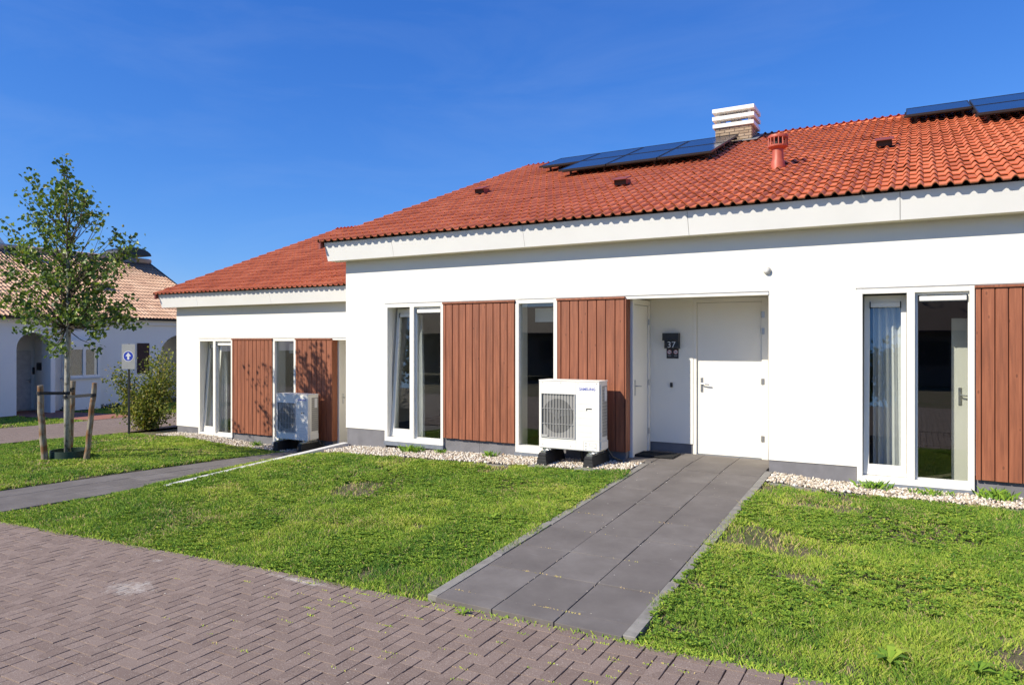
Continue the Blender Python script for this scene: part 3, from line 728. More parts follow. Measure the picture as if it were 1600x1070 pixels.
# chimney as part of the house
cx0, cx1, cy0, cy1 = -3.95-MX, -3.17-MX, 16.45-MY, 17.1-MY
ztop = ez(4.78)-MZ; zr = P(cy0)-.1
mb = MB(); mb.box(cx0+.008, cx1-.008, cy0+.008, cy1-.008, zr, ztop-.01); chim = mb.build('chimney', M['mortar'], main)
bb = []; bmv = MB(); bmv.box(-.5, .5, -.5, .5, -.5, .5); z = zr; r_ = 0
while z+.055 < ztop:
    for (ax, a0, a1, fx) in (('x', cx0, cx1, cy0), ('x', cx0, cx1, cy1), ('y', cy0, cy1, cx0), ('y', cy0, cy1, cx1)):
        s = a0 - (.11 if r_ % 2 else 0)
        while s < a1:
            l0, l1 = max(s, a0), min(s+.20, a1)
            if l1-l0 > .03:
                c_ = (l0+l1)/2
                T = (c_, fx, z+.026) if ax == 'x' else (fx, c_, z+.026)
                A = np.diag([l1-l0-.006, .02, .048]) if ax == 'x' else np.diag([.02, l1-l0-.006, .048])
                bb.append((A, np.array(T)))
            s += .21
    z += .062; r_ += 1
o = link('brickwork', stamp(bmv.v, bmv.f, bb, rng.random(len(bb)), 'brickwork', M['buff']), chim); o['kind'] = 'stuff'
for z0_, z1_, e in ((4.775, 4.86, .055), (4.945, 5.03, .065), (5.115, 5.20, .065)):
    mb = MB(); a, b_ = z0_+EYE-MZ, z1_+EYE-MZ
    if z1_ < 5.1:
        t_ = .14; X0, X1, Y0, Y1 = cx0-e, cx1+e, cy0-e, cy1+e
        mb.box(X0, X1, Y0, Y0+t_, a, b_, .006); mb.box(X0, X1, Y1-t_, Y1, a, b_, .006); mb.box(X0, X0+t_, Y0+t_, Y1-t_, a+.001, b_-.001); mb.box(X1-t_, X1, Y0+t_, Y1-t_, a+.001, b_-.001)
    else: mb.box(cx0-e, cx1+e, cy0-e, cy1+e, a, b_, .006)
    mb.build('chimney_slab', M['white'], chim)
mb = MB()
for xx in (cx0+.02, cx1-.08):
    for yy in (cy0+.02, cy1-.08): mb.box(xx, xx+.06, yy, yy+.06, 4.859+EYE-MZ, 5.12+EYE-MZ)
mb.lathe([(.13, 0), (.13, .2)], ((cx0+cx1)/2, (cy0+cy1)/2, 4.78+EYE-MZ), 16)
mb.build('chimney_post', M['kerb'], chim)
mb = MB(); mb.prism([(cx0-.12, cy0-.14), (cx1+.14, cy0-.14), (cx1+.14, cy1+.1), (cx0-.12, cy1+.1)], 0, .012, 'z')
fl = mb.build('flashing', M['lead'], chim, (0, cy0, P(cy0)+.055)); fl.data.transform(Matrix.Translation((0, -cy0, 0))); fl.rotation_euler = (math.atan(SL), 0, 0)

def on_roof(wx, wy): return (wx-MX, wy-MY, P(wy-MY))
# big terracotta vent pipe
x, y, z = on_roof(-1.95, 12.25)
mb = MB(); mb.lathe([(.115, -.08), (.105, .05), (.088, .09), (.085, .27)], (x, y, z+.04), 24); vp = mb.build('roof_flue', M['red_pipe'], main, smooth=True); vp.data.set_sharp_from_angle(angle=R(40))
mb = MB(); mb.lathe([(.089, .0), (.11, .01), (.15, .035), (.152, .06), (.10, .07)], (x, y, z+.29), 24); mb.lathe([(.155, .0), (.16, .02), (.15, .045), (.05, .06)], (x, y, z+.465), 24)
mb.build('flue_cap', M['red_pipe'], vp, smooth=True).data.set_sharp_from_angle(angle=R(40))
mb = MB(); mb.lathe([(.08, 0), (.08, .13)], (x, y, z+.345), 16); mb.build('flue_core', M['dark'], vp)
mb = MB()
for k in range(14):
    a = 2*math.pi*k/14; px_, py_ = x+.145*math.cos(a), y+.145*math.sin(a); mb.tube([(px_, py_, z+.335), (px_, py_, z+.475)], .010, 6)
mb.build('flue_louvre', M['red_pipe'], vp)
def small_vent(house_, wx, wy, ox, oy):
    lx, ly = wx-ox, wy-oy; mb = MB(); zz = P(ly)
    vs = [(-.11,-.1,.02),(.11,-.1,.02),(.11,.14,.0),(-.11,.14,.0),(-.11,-.1,.115),(.11,-.1,.115),(.11,.14,.08),(-.11,.14,.08)]
    mb.add(vs, [(4,5,6,7),(1,2,6,5),(2,3,7,6),(3,0,4,7)]); mb.box(-.135, .135, -.15, .15, .116, .135, .006)
    v_ = mb.build('roof_vent', M['red_cap'], house_, (lx, ly, zz+.03), rot=(math.atan(SL)*.9, 0, 0))
    mb = MB(); mb.box(-.105, .105, -.085, -.08, .02, .114); mb.build('vent_opening', M['dark'], v_)
for (wx, wy) in ((-.45, 12.98), (-4.5, 12.0), (-8.0, 13.0)): small_vent(main, wx, wy, MX, MY)
small_vent(left, -13.9, 16.0, LX, LY)

# solar panels
def solar(wx, wy, label, group, wd=1.075, dp=1.30):
    lx, ly, lz = on_roof(wx, wy); t_ = thing('solar_panel', label, 'solar panel', (wx, wy, lz+MZ+.175), 0, group)
    t_.rotation_euler = (math.atan(SL), 0, 0)
    mb = MB(); frame_rect(mb, .006, wd-.006, 0, 0, 0, 0, 0, 0, 0, 0) if False else None
    mb = MB(); e = .02
    mb.box(.006, wd-.006, .004, e, 0, .04); mb.box(.006, wd-.006, dp-e, dp-.004, 0, .04); mb.box(.006, e+.004, e, dp-e, .001, .039); mb.box(wd-e-.004, wd-.006, e, dp-e, .001, .039)
    mb.build('frame', M['anthracite'], t_)
    mb = MB(); mb.box(e+.004, wd-e-.004, e, dp-e, .012, .034); mb.build('cell_glass', M['solar'], t_)
    for yy in (.25, dp-.33):
        mb = MB(); mb.box(-.02, wd+.02, yy, yy+.04, -.05, -.002); rl_ = mb.build('mounting_rail', M['anthracite'], t_)
        for xx in (.15, wd-.15): mb = MB(); mb.box(xx, xx+.04, yy, yy+.04, -.17, -.0505); mb.build('roof_hook', M['anthracite'], rl_)
g1 = 'solar panels left of the chimney'; ys0, ys1 = 13.9, 13.9+1.31*math.cos(math.atan(SL))
ordn = ['leftmost', 'second', 'third', 'fourth']
for k in range(3): solar(-6.66+k*1.085, ys0, ['leftmost panel of the lower row in the solar array left of the chimney', 'middle panel of the lower row in the solar array left of the chimney', 'lower row solar panel nearest the red roof flue'][k], g1)
for k in range(4): solar(-6.66+(k-1)*1.085, ys1, ['leftmost upper solar panel jutting out beyond the lower row', 'second panel from the left in the upper row left of chimney', 'third panel from the left in the upper row left of chimney', 'upper row solar panel directly in front of the chimney'][k], g1)
g2 = 'solar panels at the right end of the roof'
for k in range(4): solar(-.19+k*1.085, 15.62, ['leftmost upper panel of the right hand solar array', 'second upper panel of the right hand solar array at the picture edge', 'third upper panel of the right hand solar array', 'last upper panel of the right hand solar array'][k], g2)
for k in range(3): solar(.895+k*1.085, 15.62-1.31*math.cos(math.atan(SL)), ['leftmost lower panel of the right hand solar array', 'middle lower panel of the right hand solar array', 'last lower panel of the right hand solar array'][k], g2)

# curtains
def curtain(x0, x1, y, z0, z1, label, lean=0.0, n=70, folds=5, amp=.035):
    co = []; lo = []
    for layer in (0, .004):
        for k in range(n+1):
            u = k/n
            for zz, sp in ((z0, 1.0), ((z0+z1)/2, .97), (z1, .9)):
                xx = x0+(x1-x0)*u*sp+lean*(zz-z0)*0
                co.append((xx, y+layer+amp*math.sin(u*folds*2*math.pi+.4*math.sin(zz*2)), zz))
    mb = MB(); f = []
    N = (n+1)*3
    for L in (0, N):
        for k in range(n):
            for j in (0, 1): a = L+k*3+j; f.append((a, a+3, a+4, a+1))
    mb.add(co, f); o = mb.build('curtain', M['cloth'], smooth=True); tag(o, label, 'curtain')
zc0, zc1 = MZ+.02, MZ+2.2
curtain(MX+.20, MX+.52, MY+.44, zc0, zc1, 'pale curtain hanging behind the tilted sash left of the boarded panel', folds=4)
curtain(MX+7.46+.16, MX+7.46+.52, MY+.44, zc0, zc1, 'pale curtain bunched behind the tilted sash right of the front door', folds=4)
curtain(LX+.14, LX+.45, LY+.50, LZ+.02, LZ+2.2, 'pale curtain behind the tilted sash of the left bungalow', folds=4)

# ------------------------------------------------------------------ heat pumps
logo = text_mesh('SAMSUNG', .054, M['blue_ink'], 'lettering', .0006, .0010)
def heat_pump(x, y, z, gz_, label):
    """x,y,z: front left bottom corner of the casing"""
    t_ = thing('heat_pump', label, 'heat pump', (x, y, z), 0, 'outdoor heat pump units')
    W_, D_, Hh = .94, .33, .99
    gx0, gx1, gz0, gz1 = .035, .575, .155, .80
    mb = MB(); mb.box(0, W_, .015, D_-.02, .03, Hh-.012, .008)
    mb.box(0, gx0, 0, .015, .01, Hh-.012); mb.box(gx1, W_, 0, .015, .01, Hh-.012); mb.box(gx0, gx1, 0, .0151, .01, gz0); mb.box(gx0, gx1, 0, .0151, gz1, Hh-.012)
    mb.box(-.004, W_+.004, -.006, D_, Hh-.012, Hh, .004); mb.box(.01, W_-.01, .01, D_-.02, .0, .03)
    body = mb.build('casing', M['ac_white'], t_)
    mb = MB()                                                       # engraved seams and louvre lines of the front
    for zz in (.66, .56, .46, .36, .26, .20): mb.box(.62, .84, -.0015, 0.0, zz, zz+.003)
    mb.box(.585, .588, -.0015, 0, .02, Hh-.02); mb.box(.02, .58, -.0015, 0, .125, .127)
    for q in ((.7, .005, .7, .15), (.7, .15, .93, .15)): pass
    mb.box(.70, .704, -.0015, 0, .01, .14); mb.box(.71, .935, -.0015, 0, .146, .15)
    for (a, b_, c_, d_) in ((.79, .90, .112, .116), (.79, .794, .08, .112), (.79, .86, .078, .082), (.82, .90, .05, .054), (.896, .90, .02, .112), (.80, .804, .02, .06), (.73, .75, .10, .118), (.73, .75, .06, .078), (.73, .75, .02, .038), (.83, .86, .015, .019)): mb.box(a, b_, -.0015, 0, c_, d_)
    mb.build('panel_lines', M['grey_ink'], t_)
    mb = MB(); mb.box(gx0, gx1, .010, .0149, gz0, gz1); mb.build('grille_back', M['ac_grey'], t_)
    mb = MB(); mb.lathe([(.245, -.003), (.245, 0)], ((gx0+gx1)/2-.01, .0095, (gz0+gz1)/2), 48, 'y'); fan = mb.build('fan', M['ac_dark'], t_)
    mb = MB(); c0 = ((gx0+gx1)/2-.01, .003, (gz0+gz1)/2)
    mb.lathe([(.05, -.002), (.05, .002)], c0, 20, 'y')
    for k in range(3):
        a0 = 2*math.pi*k/3; pts = [(0.04, -.25), (.235, .05), (.235, .55), (.13, .75), (.04, .5)]
        mb.add([(c0[0]+r_*math.cos(a0+a), c0[1]+(.003 if i_ in (1,) else -.001), c0[2]+r_*math.sin(a0+a)) for i_, (r_, a) in enumerate(pts)], [tuple(range(5))])
    mb.build('fan_blade', M['ac_side'], fan)
    mb = MB(); n_ = 12
    for k in range(n_):
        xx = gx0+.012+(gx1-gx0-.024)*k/(n_-1); mb.box(xx-.0026, xx+.0026, -.012, -.007, gz0+.01, gz1-.01)
    for zz in (gz0+.2, gz0+.42): mb.box(gx0+.01, gx1-.01, -.0058, -.003, zz, zz+.006)
    mb.box(gx0, gx1, -.012, .004, gz1-.012, gz1, .003); mb.box(gx0, gx1, -.012, .004, gz0, gz0+.012, .003); mb.box(gx0, gx0+.010, -.012, .004, gz0+.012, gz1-.012); mb.box(gx1-.010, gx1, -.012, .004, gz0+.012, gz1-.012)
    mb.box(gx0+.01, gx0+.10, -.0165, -.0142, gz0+.012, gz0+.045)
    mb.build('fan_grille', simple('grille_wire', (.58, .57, .55), .45, var=.02) if 'gw' not in M else M['gw'], t_)
    link('lettering', logo, t_, (.762, -.0012, .855), (R(90), 0, 0))
    mb = MB(); mb.box(.745, .83, -.004, 0, .590, .604, .001); mb.box(.745, .757, -.004, 0, .572, .590); mb.build('grip', M['anthracite'], t_)
    mb = MB()                                                       # right side: service cover, vents, stickers
    for k in range(16): mb.box(W_, W_+.003, .11, .30, .2+.045*k, .2+.045*k+.041)
    mb.build('side_fin', M['ac_grey'], t_)
    mb = MB(); mb.box(W_+.0001, W_+.012, .03, .09, .16, .93, .003); mb.box(W_+.0001, W_+.016, .04, .30, .02, .14, .003); mb.build('side_cover', M['ac_white'], t_)
    mb = MB(); mb.box(W_+.0045, W_+.006, .19, .27, .70, .90); mb.box(W_+.0121, W_+.0135, .04, .08, .17, .27); mb.build('sticker', M['white_ink'], t_)
    mb = MB()
    for xx in (.06, .35, .62, .9): mb.lathe([(.006, -.002), (.006, 0)], (xx, -.0001, .95 if xx != .35 else .955), 8, 'y')
    for xx in (.06, .5, .88): mb.lathe([(.006, -.002), (.006, 0)], (xx, -.0001, .05), 8, 'y')
    mb.build('screw', M['ac_side'], t_)
    for k, xx in enumerate((.02, .74)):                             # rubber feet
        fz = gz_-z; top = -.055
        mb = MB(); w0, w1 = .085, .055
        vs = []
        for yy, hh in ((-.13, top-.02), (-.105, top), (.46, top), (.48, top-.02)):
            for dx in (-w1, w1): vs.append((xx+.09+dx, yy, hh))
            for dx in (w0, -w0): vs.append((xx+.09+dx, yy-(.015 if yy < 0 else -.015), fz))
        fs = [(0,1,2,3), (15,14,13,12)]
        for s in range(3):
            o_ = s*4
            for a in range(4): fs.append((o_+a, o_+4+a, o_+4+(a+1) % 4, o_+(a+1) % 4))
        mb.add(vs, fs)
        for zz in (.3, .55, .8): mb.box(xx+.09-w0*(1-.3*zz), xx+.09+w0*(1-.3*zz), -.148+.012*zz, -.12, fz+(top-fz)*zz, fz+(top-fz)*zz+.008)
        mb.build('rubber_foot', M['black'], t_)
        mb = MB(); mb.box(xx+.05, xx+.13, -.09, .42, top-.004, top+.025); mb.box(xx+.02, xx+.16, .03, .07, top+.025, 0, .003); mb.box(xx+.02, xx+.16, .25, .29, top+.025, 0, .003); mb.lathe([(.012, 0), (.012, .05)], (xx+.09, -.03, top+.02), 8); mb.build('mounting_rail', M['steel'], t_)
    mb = MB(); mb.tube([(.55, .28, .1), (.55, .30, -.1), (.56, .33, fz+.02)], .028, 10); mb.tube([(.94, .28, .03), (1.02, .30, -.1), (1.12, .45, -.18)], .016, 8); mb.build('hose', M['kerb'] if False else M['anthracite'], t_)
    return t_
M['gw'] = simple('grille_wire', (.44, .43, .41), .45, var=.02)
heat_pump(-4.81, 9.40, ez(-1.55), float(H(-4.5, 9.5)), 'white heat pump with round fan grille on black feet in front of the porch corner')
heat_pump(-4.81-7.49, 9.40+1.95, ez(-1.55-.585), ez(-2.45), 'white heat pump dappled by tree shadow beside the left bungalow path')
for wx, wy, dz in ((-4.70, 9.22, 0.0), (-3.98, 9.22, 0.0)):
    mb = MB(); mb.box(-.15, .15, -.1, .6, -.05, .012, .004); o = mb.build('foot_slab', M['edging'], None, (wx, wy, float(H(wx, wy))+.004)); tag(o, 'concrete slab under the %s foot of the heat pump by the porch' % ('left' if wx < -4.5 else 'right'), 'slab', 'slabs under the heat pump feet')

# ------------------------------------------------------------------ small things on the facade
xh, yh = -3.68+.34, MY+.99-.04
def plaque():
    t_ = thing('mailbox', 'black wall mailbox with white number 37 beside the front door', 'mailbox', (-3.40+.12, yh, ez(-.11)))
    mb = MB(); mb.box(-.125, .125, -.11, 0, .12, .235, .004); mb.box(-.10, .125, -.085, 0, 0, .119, .004); mb.build('box', M['anthracite'], t_)
    nm = text_mesh('37', .135, M['white_ink'], 'number', .0006, -.0008); link('number', nm, t_, (.012, -.0865, .012), (R(90), 0, 0))
    t2 = thing('pictogram_sign', 'small black sign with two round red prohibition marks under the mailbox', 'sign', (-3.40+.12, yh, ez(-.265)))
    mb = MB(); mb.box(-.085, .10, -.012, 0, 0, .15, .002); mb.build('plate', M['anthracite'], t2)
    for cx_ in (-.04, .058):
        mb = MB(); mb.lathe([(.034, -.001), (.034, 0)], (cx_, -.0125, .10), 24, 'y'); mb.build('pictogram', M['white_ink'], t2)
        mb = MB()
        n_ = 28; vs = []
        for k in range(n_):
            a = 2*math.pi*k/n_
            for r_ in (.027, .034): vs.append((cx_+r_*math.cos(a), -.0150, .10+r_*math.sin(a)))
        mb.add(vs, [(2*k, 2*k+1, (2*k+3) % (2*n_), (2*k+2) % (2*n_)) for k in range(n_)])
        mb.add([(cx_-.022, -.0152, .10+.018), (cx_-.018, -.0152, .10+.022), (cx_+.022, -.0152, .10-.018), (cx_+.018, -.0152, .10-.022)], [(0, 1, 2, 3)])
        mb.build('prohibition_ring', M['red_ink'], t2)
        mb = MB(); mb.box(cx_-.017, cx_+.015, -.0148, -.0136, .093, .104); mb.box(cx_-.012, cx_-.004, -.0148, -.0136, .083, .093) if cx_ > 0 else mb.box(cx_+.015, cx_+.020, -.0148, -.0136, .098, .103)
        mb.build('symbol', M['anthracite'], t2)
    mb = MB()
    for cx_ in (-.04, .058):
        for zz in (.046, .034): mb.box(cx_-.025, cx_+.025, -.0132, -.0121, zz, zz+.004)
    mb.build('lettering', M['grey_ink'], t2)
plaque()
mb = MB(); mb.box(-.018, .018, -.025, 0, -.035, .035, .004); o = mb.build('doorbell', M['anthracite'], None, (-3.29, yh, ez(-.67))); tag(o, 'small dark doorbell button on the porch wall below the number', 'doorbell')
mb = MB(); mb.lathe([(.0, -.055), (.03, -.052), (.045, -.035), (.05, 0)], (0, 0, 0), 24, 'y'); o = mb.build('wall_sensor', M['kerb'], None, (-1.72, MY-.001, ez(.93)), smooth=True); tag(o, 'small round white fitting high on the wall right of the porch', 'sensor')
mb = MB(); mb.box(-.29, .29, -.22, .22, 0, .016, .004)
for k in range(20): mb.box(-.28, .28, -.21+.0207*k, -.201+.0207*k, .0161, .02)
o = mb.build('doormat', M['mat'], None, (-3.36, 10.42, float(path_z(10.4))+.008)); tag(o, 'black doormat lying in the shaded corner of the porch', 'doormat')
mb = MB(); mb.box(-.14, 0, -.12, .12, 0, .55, .006); o = mb.build('meter_box', M['plinth'], None, (LX-.87, LY+.25, ez(-1.25))); tag(o, 'grey meter box on the left end wall of the left bungalow', 'meter box')

# ------------------------------------------------------------------ gravel strips
ico = MB(); bm = bmesh.new(); bmesh.ops.create_icosphere(bm, subdivisions=1, radius=1); icv = [tuple(v_.co) for v_ in bm.verts]; icf = [tuple(q.index for q in f.verts) for f in bm.faces]; bm.free()
def gravel(name, x0, x1, y0, y1, n, label, zf=H):
    b_ = sheet('gravel_bed', np.linspace(x0, x1, 12), np.array([y0, y1]), lambda X, Y: zf(X, Y)-.008, M['gravel_bed'])
    X = rng.uniform(x0, x1, n); Y = rng.uniform(y0, y1, n) ; s = rng.uniform(.010, .021, n); Z = zf(X, Y)+rng.uniform(-.004, .014, n)
    mats = []
    for k in range(n):
        A = np.array(Euler(rng.uniform(0, 6.28, 3)).to_matrix()) @ np.diag(s[k]*np.array([1.25, 1.0, .72])*rng.uniform(.8, 1.2, 3)); mats.append((A, np.array([X[k], Y[k], Z[k]])))
    me = stamp(icv, icf, mats, rng.random(n), name, M['gravel'], True); o = link(name, me); tag(o, label, 'gravel', kind='stuff')
gravel('gravel', -8.9, -3.37, 9.25, 9.98, 7600, 'pale gravel strip along the wall between the left corner and the heat pump')
gravel('gravel', -1.62, 3.2, 9.35, 9.98, 5800, 'pale gravel strip under the window right of the porch')
gravel('gravel', -16.4, -11.9, 11.25, 11.95, 3600, 'pale gravel strip along the left bungalow')

# ------------------------------------------------------------------ lawns
def vnoise(x, y, s, seed):
    r = np.random.default_rng(seed); g_ = r.random((64, 64)); X = x/s; Y = y/s
    xi = np.floor(X).astype(int); yi = np.floor(Y).astype(int); fx = X-xi; fy = Y-yi; fx = fx*fx*(3-2*fx); fy = fy*fy*(3-2*fy)
    a = g_[xi % 64, yi % 64]; b_ = g_[(xi+1) % 64, yi % 64]; c_ = g_[xi % 64, (yi+1) % 64]; d_ = g_[(xi+1) % 64, (yi+1) % 64]
    return (a*(1-fx)+b_*fx)*(1-fy)+(c_*(1-fx)+d_*fx)*fy
def lawn(name, x0, x1, y0, y1, dens, label, hscale=1.0, wscale=1.0, mask=None, bare=.0, weeds=0):
    n = int((x1-x0)*(y1-y0)*dens); x = rng.uniform(x0, x1, n); y = rng.uniform(y0, y1, n)
    big = vnoise(x, y, .9, 1)*.5+vnoise(x, y, .33, 2)*.3+vnoise(x, y, .12, 3)*.2
    keep = rng.random(n) < np.clip((big-.30-bare)*5.5, .10, 1)
    edge = np.minimum.reduce([x-x0, x1-x, y-y0, y1-y]); keep &= edge > (vnoise(x, y, .28, 5)*.6+vnoise(x, y, .09, 6)*.4-.42)*.30
    if mask is not None: keep &= mask(x, y)
    x, y, big = x[keep], y[keep], big[keep]; n = len(x)
    d = -SF*x+CF*y
    clump = vnoise(x, y, .22, 9)*.6 + vnoise(x, y, .07, 10)*.4
    h = (.006+.040*clump**1.8+.016*rng.random(n)**2)*hscale*np.clip(.3+big*1.3, .4, 1.3)
    wd = (.0030+.0035*rng.random(n))*wscale*np.clip(d/6.5, .85, 2.2)
    az = rng.uniform(0, 2*math.pi, n); lean = rng.uniform(.5, 2.2, n)*h; la = rng.uniform(0, 2*math.pi, n)
    z = H(x, y)-.034
    dx, dy = np.cos(az)*wd, np.sin(az)*wd; base = np.stack([x, y, z], -1)
    p0 = base+np.stack([-dx, -dy, 0*dx], -1); p1 = base+np.stack([dx, dy, 0*dx], -1)
    mid = base+np.stack([np.cos(la)*lean*.35, np.sin(la)*lean*.35, h*.62+.02], -1)
    tip = base+np.stack([np.cos(la)*lean, np.sin(la)*lean, h+.02], -1)
    m0 = mid+np.stack([-dx, -dy, 0*dx], -1)*.85; m1 = mid+np.stack([dx, dy, 0*dx], -1)*.85
    # one quad (as base edge, tip edge narrow)
    t0 = tip+np.stack([-dx, -dy, 0*dx], -1)*.25; t1 = tip+np.stack([dx, dy, 0*dx], -1)*.25
    co = np.stack([p0, p1, t1, t0], 1).reshape(-1, 3); loops = np.arange(4*n)
    tone = np.clip(-.12+1.05*(vnoise(x, y, 1.3, 21)*.42+vnoise(x, y, .35, 22)*.33+vnoise(x, y, .09, 23)*.25)+rng.normal(0, .17, n), 0, .84)
    dry = rng.random(n) < (.06+1.6*np.clip(.44-big, 0, 1)+.5*np.clip(vnoise(x, y, .55, 41)-.74, 0, 1)*2.5+.10*(edge[keep] < .10)); tone = np.where(dry, rng.uniform(.85, 1, n), tone)
    var = np.repeat(tone, 4)
    if weeds:                                                       # broad leaved rosettes and clover
        k = weeds; wx = rng.uniform(x0+.05, x1-.05, k); wy = rng.uniform(y0+.05, y1-.05, k); cw = vnoise(wx, wy, .8, 31) > .42
        wx, wy = wx[cw], wy[cw]; k = len(wx); L = 8
        if mask is not None: q = mask(wx, wy); wx, wy = wx[q], wy[q]; k = len(wx)
        ang = (np.arange(L)*2*math.pi/L)[None]+rng.uniform(0, 1, (k, L))*.9; sz = rng.uniform(.012, .042, (k, 1))*rng.uniform(.6, 1.1, (k, L))
        bx = wx[:, None]+0*ang; by = wy[:, None]+0*ang; bz = H(bx, by)-.012+.012*rng.random((k, L))
        ca, sa = np.cos(ang), np.sin(ang); wl = sz*.30
        q0 = np.stack([bx, by, bz], -1); q1 = np.stack([bx+ca*sz*.6-sa*wl, by+sa*sz*.6+ca*wl, bz+sz*.55], -1)
        q2 = np.stack([bx+ca*sz, by+sa*sz, bz+sz*.45], -1); q3 = np.stack([bx+ca*sz*.6+sa*wl, by+sa*sz*.6-ca*wl, bz+sz*.55], -1)
        cw_ = np.stack([q0, q3, q2, q1], 2).reshape(-1, 3); co = np.concatenate([co, cw_]); loops = np.arange(len(co))
        var = np.concatenate([var, np.repeat(np.clip(rng.normal(.35, .18, k*L), 0, .8), 4)])
    o = link(name, raw_mesh(name, co, loops, 4, M['grass'], var)); tag(o, label, 'grass', kind='stuff'); return n
wedge = lambda x, y: ~((x < -10.24+0*x))
nb = 0
nb += lawn('grass', -7.0, -3.29, YE-.05, 9.22, 9500, 'patchy weedy lawn between the road and the heat pump', weeds=9000, bare=.03)
nb += lawn('grass', -10.22, -6.95, YE-.05, 9.22, 6500, 'lawn slope beside the low white kerb', wscale=1.15, weeds=3500, mask=lambda x, y: (x > -8.93) | ((y < 6.32) | (x < -9.07)))
nb += lawn('grass', -1.72, 1.75, YE-.06, 9.32, 10500, 'patchy lawn right of the grey slab path', weeds=9000, bare=.03)
nb += lawn('grass', 1.7, 6.5, YE, 9.32, 3000, 'lawn running on beyond the right window', wscale=1.3, weeds=500)
nb += lawn('grass', -17.5, -11.84, YE, 11.28, 4300, 'bright lawn around the staked tree', hscale=1.15, wscale=1.15, weeds=3000)
lawn('grass', -26.2, -22.0, 6, 13.0, 900, 'far lawn patch left of the red paving', hscale=1.5, wscale=1.3)
lawn('grass', -26.6, -22.0, 14.7, 21.5, 900, 'far lawn patch below the arched house', hscale=1.5, wscale=1.3)
# low weeds in road joints and at the road edge
def tuft(x, y, n, hgt, spread, label, nm='grass_tuft', tone=(.0, .5), zoff=0, cat='grass tuft', width=.004):
    mb_co = []; vr = []
    for k in range(n):
        a = random.uniform(0, 6.28); r_ = random.uniform(0, spread); bx, by = x+r_*math.cos(a), y+r_*math.sin(a)*.6
        bz = float(H(bx, by))+zoff-.01; hh = hgt*random.uniform(.5, 1.1); la = random.uniform(0, 6.28); ln = hh*random.uniform(.2, 1.0)
        ax = random.uniform(0, 3.14); dx, dy = width*math.cos(ax), width*math.sin(ax)
        mb_co += [(bx-dx, by-dy, bz), (bx+dx, by+dy, bz), (bx+ln*.4*math.cos(la)+dx*.7, by+ln*.4*math.sin(la)+dy*.7, bz+hh*.7), (bx+ln*math.cos(la), by+ln*math.sin(la), bz+hh)]
        vr += [random.uniform(*tone)]*4
    o = link(nm, raw_mesh(nm, np.array(mb_co), np.arange(len(mb_co)), 4, M['grass'], vr)); 
    return o
for (x, y, n, hg, sp, lb) in ((-7.35, 9.72, 160, .13, .24, 'wide grass tuft in gravel below the left window'), (-6.78, 9.75, 60, .09, .10, 'tiny grass tuft in gravel below the boards edge'),
        (-5.85, 9.74, 90, .11, .13, 'small grass tuft in gravel below the wide boarded panel'), (-.42, 9.72, 120, .12, .22, 'grass tuft in gravel under the tilted right sash'),
        (.16, 9.66, 130, .09, .24, 'low grass tuft in gravel under the fixed right pane'), (.80, 9.75, 170, .14, .22, 'tall grass tuft in gravel under the right boards'),
        (-13.2, 11.6, 90, .12, .22, 'grass tuft in gravel by the left bungalow')):
    tag(tuft(x, y, n, hg, sp, lb, zoff=.0), lb, 'grass tuft', 'grass tufts growing in the gravel')
co = []; vr = []
o_t = []
for k in range(120):
    x = random.uniform(-5, .6); y = YE-BW*random.choice([1, 1, 1, 2, 3, 4, 5, 6])-.004 if random.random() < .55 else YE-random.uniform(.1, 1.4)
    if random.random() < .3: x = -2.6+random.gauss(0, 1.2)
    for q in range(random.randint(5, 16)):
        bx, by = x+random.gauss(0, .03), y+random.gauss(0, .003); bz = float(Hs(bx))+EYE-.008; hh = random.uniform(.006, .02); la = random.uniform(0, 6.28); dx = .003
        co += [(bx-dx, by, bz), (bx+dx, by, bz), (bx+dx+hh*.5*math.cos(la), by+hh*.5*math.sin(la), bz+hh), (bx-dx+hh*.5*math.cos(la), by+hh*.5*math.sin(la), bz+hh)]; vr += [random.uniform(.3, 1)]*4
for k in range(2200):                                               # straggling blades over the kerb line
    x = random.choice([random.uniform(-10, -3.3), random.uniform(-1.6, 1.5), random.uniform(-3.3, -1.6) if random.random() < .35 else random.uniform(-1.6, 1.5)]); y = YE-.0+random.gauss(0, .034)
    bz = float(Hs(x))+EYE-.004; hh = random.uniform(.008, .03); la = random.uniform(0, 6.28); dx = .0035
    co += [(x-dx, y, bz), (x+dx, y, bz), (x+dx+hh*.7*math.cos(la), y+hh*.7*math.sin(la), bz+hh), (x-dx+hh*.7*math.cos(la), y+hh*.7*math.sin(la), bz+hh)]; vr += [random.uniform(.2, .75)]*4
for k in range(300):
    j = random.choice([4.8, 4.8, 4.8, 5.395, 5.395, 5.99, 6.585, 7.18]); x = random.uniform(-3.2, -1.75); y = j+random.gauss(0, .004)
    if math.sin(x*7+j*5) < .1: continue
    bz = float(path_z(y))-.003; hh = random.uniform(.004, .011); la = random.uniform(0, 6.28); dx = .004
    co += [(x-dx, y, bz), (x+dx, y, bz), (x+dx+hh*math.cos(la), y+hh*math.sin(la), bz+hh), (x-dx+hh*math.cos(la), y+hh*math.sin(la), bz+hh)]; vr += [random.uniform(.84, 1)]*4
tag(link('joint_moss', raw_mesh('joint_moss', np.array(co), np.arange(len(co)), 4, M['grass'], vr)), 'thin grass and moss in the paving joints along the road edge', 'moss', kind='stuff')
mats = []; 
